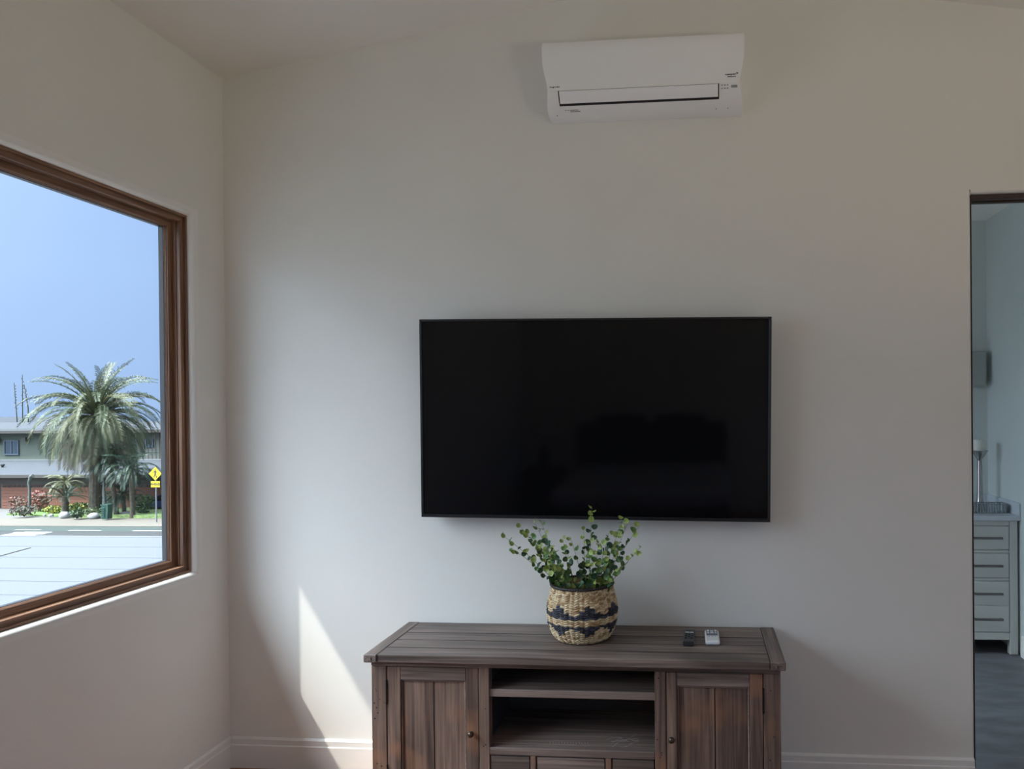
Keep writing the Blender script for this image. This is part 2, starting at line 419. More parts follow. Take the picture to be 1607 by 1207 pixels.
# ------------------------------------------------------------------ window 1
w1 = struct(empty('window_1', (XL-.07, (WY0+WY1)/2, WZ0)), 'large wood-framed picture window')
def wood_part(name, prof):
    """four mitred members, each a mesh of its own"""
    for side in range(4):
        y0, y1, z0, z1 = WY0, WY1, WZ0, WZ1; vs = []; fs = []; n = len(prof)
        for (i, d) in prof:
            q = [(y0+i, z0+i), (y1-i, z0+i), (y1-i, z1-i), (y0+i, z1-i)]
            for c in (side, (side+1) % 4): vs.append((XL-d, q[c][0], q[c][1]))
        for k in range(n): k2 = (k+1) % n; fs.append((2*k, 2*k+1, 2*k2+1, 2*k2))
        fs += [tuple(2*k for k in range(n)), tuple(2*k+1 for k in range(n))[::-1]]
        MB().add(vs, fs).build(name, 'window_wood_y' if side in (0, 2) else 'window_wood_z', w1)
wood_part('outer_frame', [(.0005, .029), (.005, .0275), (.0095, .029), (.0095, .040), (.0005, .040)])
wood_part('frame_step', [(.0005, .0405), (.029, .0405), (.031, .0425), (.031, .056), (.0265, .0575), (.0265, .0590), (.031, .0605), (.031, .0775), (.0005, .0775)])
wood_part('sash', [(.0005, .078), (.054, .078), (.0575, .080), (.0575, .083), (.055, .084), (.055, .0855), (.0595, .0865), (.0595, .0895), (.0575, .0905), (.061, .092), (.061, .096), (.0005, .096)])
b = MB(); sweep_rect(b, [(.0005, .0965), (.063, .0965), (.063, .118), (.0005, .118), (.0005, .0965)], (WY0, WY1, WZ0, WZ1))
b.build('glazing_seal', 'dark_seal', w1)
MB().box(XL-.107, XL-.101, WY0+.05, WY1-.05, WZ0+.05, WZ1-.05).build('glass_pane', 'window_glass', w1)
# unseen window added in the right wall to brighten the room
w2 = struct(empty('fill_window', (XR+.1, (VY0+VY1)/2, VZ0)), 'added window behind the photographer for fill daylight')
for nm, a in (('frame_stile', (VY0, VY0+.06, VZ0, VZ1)), ('frame_stile', (VY1-.06, VY1, VZ0, VZ1)), ('frame_rail', (VY0+.06, VY1-.06, VZ0, VZ0+.06)), ('frame_rail', (VY0+.06, VY1-.06, VZ1-.06, VZ1)), ('mullion', (-.83, -.77, VZ0+.06, VZ1-.06))):
    MB().cbox(XR+.06, XR+.13, a[0], a[1], a[2], a[3], .004).build(nm, 'window_wood_z', w2)
MB().box(XR+.092, XR+.098, VY0+.05, VY1-.05, VZ0+.05, VZ1-.05).build('glass_pane', 'window_glass', w2)

# unseen glazed door added in the rear wall for more daylight
d2 = struct(empty('fill_door', ((RX0+RX1)/2, YB-.1, 0)), 'added glazed door behind the photographer for fill daylight')
for nm, a in (('door_stile', (RX0+.001, RX0+.09, .002, RZ1-.001)), ('door_stile', (RX1-.09, RX1-.001, .002, RZ1-.001)), ('door_rail', (RX0+.0905, RX1-.0905, .002, .14)), ('door_rail', (RX0+.0905, RX1-.0905, RZ1-.1, RZ1-.001))):
    MB().cbox(a[0], a[1], YB-.13, YB-.08, a[2], a[3], .004).build(nm, 'window_wood_z', d2)
MB().box(RX0+.085, RX1-.085, YB-.108, YB-.102, .135, RZ1-.095).build('glass_pane', 'window_glass', d2)

# ------------------------------------------------------------------ door 1 (pocket door opening) and bathroom shell
d1 = struct(empty('door_1', (DX0, YF+.06, 0)), 'open pocket doorway lined with dark wood')
MB().cbox(DX0+.0005, DX0+.014, YF+.030, YF+.052, .002, DZ-.001, .001).build('jamb', 'pocket_wood', d1)
MB().cbox(DX0+.0005, DX0+.010, YF+.085, YF+.112, .002, DZ-.001, .001).build('jamb', 'pocket_wood', d1)
MB().cbox(DX0+.011, DX1-.001, YF+.026, YF+.052, DZ-.022, DZ-.0005, .002).build('head_stop', 'pocket_wood', d1)
MB().cbox(DX0+.011, DX1-.001, YF+.085, YF+.112, DZ-.022, DZ-.0005, .002).build('head_stop', 'pocket_wood', d1)
Y1 = YF+.12
BX = -.3
struct(MB().box(BX-WT, XR+WT, Y1, Y2+.12, -.12, -.001).build('floor_bathroom', 'tile_dark'), 'dark grey stone-look bathroom floor')
struct(MB().box(BX-WT, XR, Y2, Y2+.12, 0, ZE-.2).build('wall_bathroom_far', 'bath_paint'), 'grey-green bathroom wall behind the vanity')
struct(MB().box(XR-.007, XR-.0005, Y1, Y2, 0, ZE-.2).build('wall_bathroom_right', 'bath_paint'), 'grey-green bathroom wall beside the vanity')
struct(MB().box(BX-WT, XR+WT, Y1, Y2+.12, ZE-.2, ZE-.05).build('ceiling_bathroom', 'ceiling_paint'), 'bathroom ceiling')
b = MB(); b.box(BX-WT, BX, Y1+.0, 3.7, 0, ZE-.2); b.box(BX-WT, BX, 5.55, Y2, 0, ZE-.2); b.box(BX-WT, BX, 3.7, 5.55, 0, .75); b.box(BX-WT, BX, 3.7, 5.55, 2.5, ZE-.2)
struct(b.build('wall_bathroom_left', 'bath_paint'), 'bathroom wall with a window')
w3 = struct(empty('window_3', (BX-.1, 4.65, .9)), 'bathroom window')
for nm, a in (('frame_stile', (3.7, 3.76, .75, 2.5)), ('frame_stile', (5.49, 5.55, .75, 2.5)), ('frame_rail', (3.76, 5.49, .75, .81)), ('frame_rail', (3.76, 5.49, 2.44, 2.5))):
    MB().cbox(BX-.13, BX-.06, a[0], a[1], a[2], a[3], .004).build(nm, 'window_wood_z', w3)
MB().box(BX-.1, BX-.094, 3.75, 5.50, .80, 2.45).build('glass_pane', 'window_glass', w3)
struct(MB().prism([(x, z) for x, z in bbprof(XR-.007, -1)], 'Y', Y1, 5.17).build('baseboard_bathroom', 'trim_paint'))

# ------------------------------------------------------------------ air conditioner
AX0, AX1, AZ = -.662, .208, 3.293
ac = thing('air_conditioner', (-.227, YF, AZ-.275), 'white wall-mounted split air conditioner above the television', 'air conditioner')
prof = [(.196, 0), (.203, -.012), (.2035, -.05), (.199, -.09), (.191, -.13), (.182, -.165), (.176, -.190), (.1755, -.200)]
low = [(.1755, -.2005), (.172, -.212), (.160, -.232), (.138, -.252), (.105, -.266), (.060, -.275), (.030, -.275)]
def taper(z):   # the ends pinch in at the waist
    t = max(0, 1-abs(z+.195)/.11); return .017*t*t*(3-2*t)
def ac_skin(pr, mb, x0=AX0, x1=AX1, back=.0, tp=True):
    n = len(pr); vs = []; fs = []
    for d, z in pr:
        t = taper(z) if tp else 0
        vs += [(x0+t, YF-d, AZ+z), (x1-t, YF-d, AZ+z), (x0+t, YF-back, AZ+z), (x1-t, YF-back, AZ+z)]
    for k in range(n-1):
        a, c = 4*k, 4*(k+1)
        fs += [(a, a+1, c+1, c), (a, c, c+2, a+2), (a+1, a+3, c+3, c+1), (a+2, c+2, c+3, a+3)]
    fs += [(0, 2, 3, 1), (4*n-4, 4*n-3, 4*n-1, 4*n-2)]
    mb.add(vs, fs); return mb
ac_skin(prof, MB(), back=.001).build('front_panel', 'ac_white', ac, smooth=True)
ac_skin(low, MB(), back=.001).build('lower_body', 'ac_white', ac, smooth=True)
# outlet flap: follows the lower curve, a little proud, dark slot beneath
FX0, FX1 = -.594, .098
def strip(mb, pr, x0, x1, off):
    vs = []; fs = []
    for d, z in pr: vs += [(x0, YF-d-off, AZ+z-off*.6), (x1, YF-d-off, AZ+z-off*.6)]
    n = len(pr)
    vs += [(x0, YF-d+.004, AZ+z+.003) for d, z in pr]+[(x1, YF-d+.004, AZ+z+.003) for d, z in pr]
    for k in range(n-1):
        fs += [(2*k, 2*k+1, 2*k+3, 2*k+2), (2*n+k, 2*n+k+1, 3*n+k+1, 3*n+k), (2*k, 2*k+2, 2*n+k+1, 2*n+k), (2*k+1, 3*n+k, 3*n+k+1, 2*k+3)]
    fs += [(0, 2*n, 3*n, 1), (2*n-2, 2*n-1, 4*n-1, 3*n-1)]
    mb.add(vs, fs); return mb
flap = [(.1755, -.2015), (.172, -.212), (.160, -.232), (.147, -.2445)]
slot = [(.1755, -.2005), (.172, -.212), (.160, -.232), (.138, -.252)]
strip(MB(), slot, FX0-.004, FX1+.004, .0012).build('outlet_slot', 'black_slot', ac)
strip(MB(), flap, FX0+.001, FX1-.001, .005).build('louver', 'ac_flap', ac, smooth=True)
tilt = math.atan2(.158-.172, .232-.212)
def ac_surf(x, z):     # point on the skin at height z (relative to top)
    pr = prof+low
    for (d0, z0), (d1_, z1) in zip(pr, pr[1:]):
        if z0 >= z >= z1 and z0 != z1:
            t = (z0-z)/(z0-z1); return Vector((x, YF-(d0+(d1_-d0)*t)-.0006, AZ+z))
text_mesh('logo_text', 'FUJITSU', .0128, 'ink', ac, ac_surf(-.612, -.183), (math.radians(90-14), 0, 0))
text_mesh('logo_text', 'Halcyon', .0135, 'ink', ac, ac_surf(.150, -.166), (math.radians(90-14), 0, 0))
p = ac_surf(.178, -.163); MB().add([p+Vector((-.004, -.0005, .005)), p+Vector((.006, -.0005, 0)), p+Vector((-.001, -.0005, -.005))], [(0, 1, 2)]).build('logo_arrow', 'ink', ac)
p = ac_surf(.155, -.176); MB().box(p.x-.018, p.x+.018, p.y-.001, p.y+.001, p.z-.0012, p.z+.0012).build('logo_underline', 'ink', ac)
Mt = lambda p: Matrix.Translation(p) @ Matrix.Rotation(math.radians(-28), 4, 'X')
for k in range(3):
    for j in range(2):
        MB().cbox(-.0035, .0035, -.0012, .001, -.0035, .0035, .0006, M=Mt(ac_surf(.114+.012*k, -.2075-.011*j))).build('indicator', 'ac_grey', ac)
MB().cbox(-.013, .013, -.0014, .001, -.012, .012, .001, M=Mt(ac_surf(.166, -.211))).build('receiver', 'ac_grey', ac)
for x in (-.62, .09, .142): MB().cbox(x-.0015, x+.0015, YF-.088, YF-.08, AZ-.2725, AZ-.2685, .0005).build('screw_cover', 'ac_grey', ac)
p = ac_surf(-.545, -.262)
for k, (dx, w) in enumerate(((-.03, .002), (-.018, .003), (.008, .018))):
    MB().box(p.x+dx-w, p.x+dx+w, p.y-.0012, p.y+.001, p.z-.001, p.z+.001).build('printed_mark', 'ink', ac)
MB().box(p.x-.012, p.x+.034, p.y+.006, p.y+.009, p.z-.0045, p.z-.003).build('printed_mark', 'ink', ac)

# ------------------------------------------------------------------ television
TW, TH = 1.579, .901
tv = thing('television', (-.473, 3.255, 1.656), 'large black flat-screen television mounted on the wall', 'television')
tilt_m = Matrix.Rotation(math.radians(.70), 4, 'Y') @ Matrix.Rotation(math.radians(1.9), 4, 'X')
TM = Matrix.Translation(Vector(tv.location)) @ tilt_m
def tvp(name, mat, *a, c=.002): return MB().cbox(*a, c, M=TM).build(name, mat, tv)
bz = .011
tvp('bezel_top', 'tv_bezel', -TW/2, TW/2, -.008, .03, TH/2-bz, TH/2)
tvp('bezel_bottom', 'tv_bezel', -TW/2, TW/2, -.008, .03, -TH/2, -TH/2+bz*1.25)
tvp('bezel_side', 'tv_bezel', -TW/2, -TW/2+bz, -.008, .03, -TH/2+bz*1.25, TH/2-bz)
tvp('bezel_side', 'tv_bezel', TW/2-bz, TW/2, -.008, .03, -TH/2+bz*1.25, TH/2-bz)
tvp('screen', 'tv_screen', -TW/2+bz, TW/2-bz, -.002, .03, -TH/2+bz*1.25, TH/2-bz, c=.0005)
tvp('rear_housing', 'tv_bezel', -TW*.42, TW*.42, .0305, .052, -TH*.44, TH*.25, c=.012)
MB().cbox(-.7, -.25, 3.318, YF-.001, 1.5, 1.85, .004).build('wall_bracket', 'iron_dark', tv)

# ------------------------------------------------------------------ console cabinet
CT = .714
KX0, KX1 = -1.345, .311
con = thing('tv_console', (-.517, 3.1, 0), 'dark rustic wooden media console with doors, drawers and open shelves', 'cabinet')
def cb(name, mat, x0, x1, y0, y1, z0, z1, par=con, c=.002): return MB().cbox(x0, x1, y0, y1, z0, z1, c).build(name, mat, par)
ys = [2.866, 2.966, 3.068, 3.173, 3.330]
for k in range(4):
    cb('top_plank', 'oak_x', -1.3055, .2665, ys[k]+.0031, ys[k+1]-.0031, CT-.031, CT-random.uniform(0, .0004), c=.0015)
for k in range(1, 4): MB().box(-1.305, .266, ys[k]-.0030, ys[k]+.0030, CT-.02, CT-.0002).build('plank_joint', 'joint_dark', con)
for x in (-1.3068, .2678): MB().box(x-.0016, x+.0016, 2.8665, 3.3295, CT-.025, CT-.001).build('plank_joint', 'joint_dark', con)
for x0, x1 in ((-1.362, -1.308), (.269, .328)):
    o = cb('breadboard_end', 'oak_y', x0, x1, 2.864, 3.332, CT-.032, CT+.0005, c=.003)
for x0 in (-1.329, .297):
    MB().box(x0-.002, x0+.002, 2.8625, 2.866, CT-.022, CT-.011).build('dowel_slot', 'black_slot', con)
ZC = CT-.032
YK = 2.900                     # face of the frame
cb('apron', 'oak_x', KX0+.0, KX1, YK-.004, YK+.02, .6585, ZC-.0005, c=.003)
for x0, x1 in ((KX0, -1.283), (-.8955, -.8535), (-.183, -.1395), (.2445, KX1)):
    cb('post', 'oak_z', x0, x1, YK, YK+.045, .012, .658, c=.002)
for x0, x1 in ((KX0, KX0+.06), (KX1-.06, KX1)):
    cb('post', 'oak_z', x0, x1, 3.27, 3.325, .012, .658)
    cb('side_panel', 'oak_z', x0+.02, x1-.02, YK+.0455, 3.2695, .05, ZC-.001)
    cb('side_rail', 'oak_y', x0+.004, x1-.004, YK+.0455, 3.2695, .6, ZC-.0015)
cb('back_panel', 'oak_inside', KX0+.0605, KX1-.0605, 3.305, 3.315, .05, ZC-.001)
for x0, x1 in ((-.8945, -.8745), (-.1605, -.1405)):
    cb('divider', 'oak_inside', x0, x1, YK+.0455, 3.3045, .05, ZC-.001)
sh_ = cb('shelf', 'oak_x', -.874, -.161, YK+.020, 3.3, .537, .567, c=.001)
MB().cbox(-.874, -.161, YK+.011, YK+.0195, .537, .567, .003).build('shelf_lip', 'oak_worn', sh_)
cb('cubby_floor', 'oak_x', -.874, -.161, YK+.0455, 3.3, .306, .335, c=.002)
cb('rail', 'oak_x', -.853, -.1835, YK+.001, YK+.045, .3055, .3355, c=.002)
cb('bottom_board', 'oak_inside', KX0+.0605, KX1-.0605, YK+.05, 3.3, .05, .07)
cb('rail', 'oak_x', -.853, -.1835, YK+.001, YK+.045, .06, .09, c=.002)
cb('rail', 'oak_x', -1.2825, -.896, YK+.001, YK+.045, .06, .09, c=.002)
cb('rail', 'oak_x', -.139, .244, YK+.001, YK+.045, .06, .09, c=.002)
for x0, x1 in ((-.6865, -.6645), (-.381, -.359)):
    cb('stile', 'oak_z', x0, x1, YK+.001, YK+.03, .0905, .305, c=.0015)
for x0, x1 in ((-.8525, -.6875), (-.6635, -.382), (-.358, -.184)):
    dr = cb('drawer', 'oak_x', x0+.003, x1-.003, YK+.004, YK+.028, .095, .300, c=.0025)
    xm = (x0+x1)/2
    MB().lathe([(.006, 0), (.006, .012), (.012, .016), (.014, .022), (.010, .028), (.002, .030)], (xm, YK+.004, .2), 14, M=Matrix.Rotation(PI/2, 3, 'X')).build('knob', 'brass_dark', dr, smooth=True)
def cab_door(x0, x1, knob_x, hinge_x, seam):
    z0, z1 = .094, .655
    d = cb('door', 'oak_inside', x0+.05, x1-.05, YK+.024, YK+.03, z0+.05, z1-.05)
    fl, fr_ = (.056, .051) if hinge_x < knob_x else (.042, .050)
    pl, pr_ = x0+fl, x1-fr_
    MB().cbox(x0, pl, YK+.002, YK+.024, z0, z1, .002).build('stile', 'oak_z', d)
    MB().cbox(pr_, x1, YK+.002, YK+.024, z0, z1, .002).build('stile', 'oak_z', d)
    MB().cbox(pl+.0005, pr_-.0005, YK+.002, YK+.024, z1-.053, z1, .002).build('rail', 'oak_x', d)
    MB().cbox(pl+.0005, pr_-.0005, YK+.002, YK+.024, z0, z0+.055, .002).build('rail', 'oak_x', d)
    pz0, pz1 = z0+.0555, z1-.0535
    MB().box(seam-.002, seam+.002, YK+.0165, YK+.0233, pz0, pz1).build('plank_joint', 'joint_dark', d)
    MB().cbox(pl+.001, seam-.0022, YK+.014, YK+.0235, pz0, pz1, .0015).build('panel_plank', 'oak_z', d)
    MB().cbox(seam+.0022, pr_-.001, YK+.014, YK+.0235, pz0, pz1, .0015).build('panel_plank', 'oak_z', d)
    # ogee moulding round the panel
    for (a0, a1, c0, c1) in ((pl+.001, pl+.008, pz0, pz1), (pr_-.008, pr_-.001, pz0, pz1)):
        MB().cbox(a0, a1, YK+.006, YK+.0138, c0, c1, .0025).build('moulding', 'oak_z' if a0 < seam else 'oak_worn', d)
    for (c0, c1) in ((pz0, pz0+.007), (pz1-.007, pz1)):
        MB().cbox(pl+.0085, pr_-.0085, YK+.006, YK+.0138, c0, c1, .0025).build('moulding', 'oak_x', d)
    MB().lathe([(.005, 0), (.005, .010), (.009, .013), (.0125, .019), (.0120, .025), (.007, .030), (.001, .031)], (knob_x, YK+.002, .394), 16, M=Matrix.Rotation(PI/2, 3, 'X')).build('knob', 'brass_dark', d, smooth=True)
    for zc in (.552, .205):
        b = MB(); b.tube([(hinge_x, YK-.001, zc-.042), (hinge_x, YK-.001, zc+.042)], .0032, 8)
        b.lathe([(.001, .042), (.004, .043), (.004, .048), (.001, .051)], (hinge_x, YK-.001, zc), 8); b.lathe([(.001, -.051), (.004, -.048), (.004, -.043), (.001, -.042)], (hinge_x, YK-.001, zc), 8)
        b.build('hinge', 'iron_dark', d)
    return d
cab_door(-1.2795, -.8985, -.926, -1.2815, -1.087)
cab_door(-.1365, .2415, -.117, .2435, .055)
# scratches on the cubby floor and nail holes in the frame
rs = random.Random(3)
b = MB()
for k in range(11):
    x = rs.uniform(-.36, -.27); y = rs.uniform(2.955, 3.02); a = rs.uniform(-.5, 1.2); l = rs.uniform(.03, .085); cv = rs.uniform(-.02, .02)
    pts = [(x+math.cos(a)*l*(t/6-.5), y+math.sin(a)*l*(t/6-.5)+cv*math.sin(t/6*PI), .3353) for t in range(7)]
    b.tube(pts, .00055, 4)
for k in range(14):
    x = -.62+.012*k; y = 2.97+.003*math.sin(k*2.1)
    b.tube([(x, y, .3353), (x+.005, y-.016-.005*math.sin(k), .3353)], .0006, 4)
o = b.build('scratch_marks', 'scratch', con); o['kind'] = 'stuff'
for k in range(26):
    x0, x1 = rs.choice(((KX0, -1.283), (-.8955, -.8535), (-.183, -.1395), (.2445, KX1), (KX0, -1.283), (.2445, KX1)))
    x = rs.uniform(x0+.008, x1-.008); z = rs.uniform(.2, .65); r = rs.uniform(.0018, .0035)
    MB().lathe([(r, 0), (r*.8, .0006)], (x, YK-.0002, z), 8, M=Matrix.Rotation(PI/2, 3, 'X')).build('nail_hole', 'black_slot', con)

# ------------------------------------------------------------------ basket with rows of woven stitches
BC = Vector((-.508, 3.142, CT))
bas = thing('woven_basket', BC, 'round woven seagrass basket with black zigzag pattern on the console', 'basket')
def brad(v):
    pts = [(0, .108), (.06, .121), (.16, .134), (.3, .145), (.45, .1495), (.6, .149), (.72, .145), (.84, .1355), (.93, .131), (1, .131)]
    for (a, ra), (c, rc) in zip(pts, pts[1:]):
        if a <= v <= c: t = (v-a)/(c-a); return ra+(rc-ra)*t
    return pts[-1][1]
BH = .232; ROWS, COLS = 25, 42
nat, blk = MB(), MB()
def stitch_black(th, v):
    ph = ((th-(-PI/2-math.radians(33)))/math.radians(51.43)) % 1.0
    d = min(ph, 1-ph)*2           # 0 at the peak, 1 midway
    if .48 <= v < .76: return v < .545 + .205*max(0, 1-d*1.25)
    if .14 < v <= .37: return v > .315 - .165*max(0, 1-d*1.25)
    return False
rb_ = random.Random(5)
for r in range(ROWS):
    for c in range(COLS):
        v0, v1 = (r-.08)/ROWS, (r+1.08)/ROWS; vm = (r+.5)/ROWS
        odd = (r+c) % 2
        t0 = 2*PI*(c-.10)/COLS; t1 = 2*PI*(c+1.10)/COLS; tm = (t0+t1)/2
        mb = blk if stitch_black(tm, vm) else nat
        rise = .0062+.0024*rb_.random(); skew = .35*(1 if c % 2 else -1)/ROWS
        vs = []
        for (t, dv, h) in ((t0, -skew, 0), (tm, 0, 1), (t1, skew, 0)):
            for (v, hh) in ((v0, 0), (vm, 1), (v1, 0)):
                vv = min(1, max(0, v+dv)); rad = brad(vv)+rise*h*hh*(1.0 if odd else .75)+(.0016 if h and not hh else 0)+(.0012 if hh and not h else 0)
                vs.append((BC.x+rad*math.cos(t), BC.y+rad*math.sin(t), BC.z+.002+vv*BH))
        mb.add(vs, [(0, 3, 4, 1), (1, 4, 5, 2), (3, 6, 7, 4), (4, 7, 8, 5)], rb_.choice((0, 0, 1, 2)))
body = nat.build('weave', ['rattan', 'rattan_pale', 'rattan_tan'], bas); body['kind'] = 'stuff'
o = blk.build('black_weave', ['rattan_black', 'rattan_navy', 'rattan_black'], bas); o['kind'] = 'stuff'; o['label'] = 'black zigzag stitches'
inner = MB(); prf = [(brad(i/14)-.004, .004+BH*i/14) for i in range(15)]
vs = []; fs = []; n = 40
for rr, z in prf:
    for k in range(n): vs.append((BC.x+rr*math.cos(2*PI*k/n), BC.y+rr*math.sin(2*PI*k/n), BC.z+z))
for i in range(14):
    for k in range(n): fs.append((i*n+k, i*n+(k+1) % n, (i+1)*n+(k+1) % n, (i+1)*n+k))
fs.append(tuple(range(n)))
inner.add(vs, fs).build('lining', 'rattan', bas, smooth=True)
b = MB(); N = 150; pts = []
for k in range(N+1):     # wrapped rim
    t = 2*PI*k/N; pts.append((BC.x+(.1325)*math.cos(t), BC.y+(.1325)*math.sin(t), BC.z+BH+.003))
b.tube(pts, [.0062+.0011*(k % 2) for k in range(N+1)], 7, cap=False)
b.build('rim', 'rim_black', bas)
b = MB(); b.lathe([(.124, .14), (.124, .15)], BC, 30); b.build('filling', 'soil', bas)

# ------------------------------------------------------------------ plant stems with small round leaves
pl = thing('leafy_plant', BC+Vector((0, 0, .15)), 'green sprigs with small round leaves standing in the woven basket', 'plant')
leaf_meshes = []
for mi_, mt in enumerate(('leaf', 'leaf_dark', 'leaf_light')):
    b = MB(); rim = []
    for k in range(10):
        a = 2*PI*k/10; L = .0125*(1+.12*math.cos(a)); rim.append((.0125+L*math.cos(a)*1.0, .0112*math.sin(a), .0022*math.cos(2*a)))
    b.add([(.0125, 0, -.0018)]+rim, [(0, 1+k, 1+(k+1) % 10) for k in range(10)])
    o = b.build('leaf', mt, origin=(0, 0, 0)); leaf_meshes.append(o.data); bpy.data.objects.remove(o)
def stem(base, tip, nl, bow, seed, dens_from=.25, depth=0.):
    r = random.Random(seed)
    base = Vector(base); tip = Vector(tip)
    side = Vector((0, 0, 1)).cross(tip-base); side = side.normalized() if side.length > 1e-4 else Vector((1, 0, 0))
    P = [base.lerp(tip, t/8)+(Vector((0, 0, 1))*bow)*math.sin(t/8*PI) for t in range(9)]
    so = MB().tube(P, [.0016-.0011*t/8 for t in range(9)], 5).build('stem', 'stem', pl)
    org = wpos(so)
    for k in range(nl):
        t = dens_from+(1-dens_from)*(k+r.uniform(-.3, .3))/max(1, nl-1); t = min(1, max(.12, t))
        f_ = t*8; i0 = min(7, int(f_)); p = P[i0].lerp(P[i0+1], f_-i0)
        dirv = (P[i0+1]-P[i0]).normalized()
        q = Vector((r.uniform(-1, 1), r.uniform(-1, .6), r.uniform(-.35, .75))).normalized()
        xax = (q*.9+dirv*.3).normalized(); zax = Vector((r.uniform(-.6, .6), -.75+r.uniform(-.5, .5), .6)).normalized()
        yax = zax.cross(xax).normalized(); zax = xax.cross(yax)
        s = (1.45-.5*t)*r.uniform(.7, 1.15)
        me = leaf_meshes[r.choice((0, 0, 1, 1, 2) if t < .8 else (0, 2, 2))]
        lf = bpy.data.objects.new('leaf', me); C.objects.link(lf); lf.parent = so
        M4 = Matrix((xax, yax, zax)).transposed().to_4x4(); M4 = M4 @ Matrix.Scale(s, 4); M4.translation = p-org
        lf.matrix_local = M4
BZ = CT+.15
def px(x, y, Y): return at(x, y, Y)
tips = [  # pixel tip, depth, base offset x, leaves, bow
 (787, 839, 3.13, -.06, 11, .02), (803, 861, 3.10, -.06, 10, .02), (817, 827, 3.16, -.05, 14, .02), (838, 819, 3.18, -.04, 9, .01),
 (848, 817, 3.12, -.03, 11, .01), (836, 850, 3.08, -.06, 14, .02), (830, 838, 3.20, -.05, 12, .02), (883, 845, 3.15, -.02, 8, .0),
 (889, 862, 3.08, -.02, 9, .0), (869, 861, 3.10, -.05, 12, .0), (858, 880, 3.05, -.05, 12, .0), (848, 872, 3.12, -.07, 12, .01), (872, 888, 3.04, -.04, 9, .0),
 (929, 797, 3.14, .03, 13, .0), (895, 842, 3.18, .04, 6, .0), (929, 841, 3.08, -.03, 9, .01), (956, 836, 3.12, .04, 12, .0),
 (978, 814, 3.15, .05, 12, .01), (1003, 826, 3.12, .05, 13, .01), (1005, 859, 3.06, .06, 12, .01), (985, 822, 3.20, .05, 10, .01),
 (916, 832, 3.18, .02, 10, .0), (940, 850, 3.08, .03, 12, .0), (970, 862, 3.08, .06, 12, .0), (925, 870, 3.05, .03, 10, .0), (955, 880, 3.04, .06, 10, .0), (965, 895, 3.05, .07, 8, .0)]
for k, (tx, ty, Yd, bx, nl, bow) in enumerate(tips):
    r = random.Random(k)
    stem((BC.x+bx+r.uniform(-.015, .015), BC.y+r.uniform(-.05, .05), BZ), px(tx, ty, Yd), int(nl*1.25), bow, 100+k)

# ------------------------------------------------------------------ remotes
def remote(name, cx_, y0, y1, w, h, rot, body, label, kind):
    t = thing(name, (cx_, (y0+y1)/2, CT+.0012), label, 'remote control')
    L = y1-y0
    b = MB().cbox(-w/2, w/2, -L/2, L/2, .0, h, .005 if kind == 'w' else .0035); bo = b.build('casing', body, t, origin=(0, 0, 0)); bo.location = (0, 0, 0)
    def pad(nm, mat, x, y, a, c, z=None, hh=.0016, ch=.0006):
        o = MB().cbox(x-a/2, x+a/2, y-c/2, y+c/2, h-.0002 if z is None else z, (h if z is None else z)+hh, ch).build(nm, mat, t, origin=(0, 0, 0)); o.location = (0, 0, 0)
    if kind == 'b':
        for i in range(3): pad('button', 'plastic_charcoal', (i-1)*.0125, L/2-.014, .009, .010, hh=.002)
        for i in (-1, 1): pad('button', 'plastic_white', i*.0095, L/2-.040, .0165, .011)
        for j in range(5):
            for i in range(3): pad('button', 'plastic_charcoal' if (i+j) % 2 else 'rubber', (i-1)*.0125, L/2-.060-.0155*j, .009, .009, hh=.0026)
    else:
        pad('display', 'lcd', 0, .040, w-.012, .085, hh=.0006)
        for x, y, a, c in ((-.016, .062, .009, .022), (0, .058, .013, .014), (.016, .062, .009, .022), (-.016, .033, .008, .012), (0, .034, .014, .014), (.016, .033, .008, .012)):
            pad('button', 'plastic_white', x, y, a, c, z=h+.0005, hh=.0018)
        for i in range(-1, 2): pad('button', 'ac_grey', i*.014, -.02, .007, .005, hh=.0012)
    t.rotation_euler = (0, 0, rot); return t
remote('remote_control', -.048, 3.040, 3.205, .045, .020, math.radians(-1.5), 'plastic_black', 'slim black remote control beside the white remote on the console', 'b')
remote('remote_control', .050, 3.058, 3.212, .060, .018, math.radians(1), 'plastic_white', 'wider white remote control with a dark keypad area on the console', 'w')

# ------------------------------------------------------------------ bathroom vanity and what stands on it
VF = 5.207; VT = .952
van = thing('vanity_cabinet', (1.6, 5.45, 0), 'grey painted bathroom vanity with four drawers and bar pulls', 'cabinet')
cbv = lambda n, mt, *a, par=van, c=.003: MB().cbox(*a, c).build(n, mt, par)
vx1 = XR-.022
cbv('post', 'vanity_paint', vx1-.054, vx1, VF, VF+.05, .001, VT-.034)
cbv('post', 'vanity_paint', .9, .954, VF, VF+.05, .001, VT-.034)
cbv('post', 'vanity_paint', vx1-.054, vx1, Y2-.06, Y2-.01, .001, VT-.034)
cbv('post', 'vanity_paint', .9, .954, Y2-.06, Y2-.01, .001, VT-.034)
cbv('side_panel', 'vanity_paint', vx1-.03, vx1-.01, VF+.0505, Y2-.0605, .10, VT-.035)
cbv('carcass', 'vanity_paint', .955, vx1-.055, VF+.012, Y2-.0605, .10, VT-.034)
cbv('top_rail', 'vanity_paint', .955, vx1-.0545, VF+.002, VF+.0115, .884, VT-.034)
cbv('bottom_rail', 'vanity_paint', .955, vx1-.0545, VF+.002, VF+.0115, .10, .152)
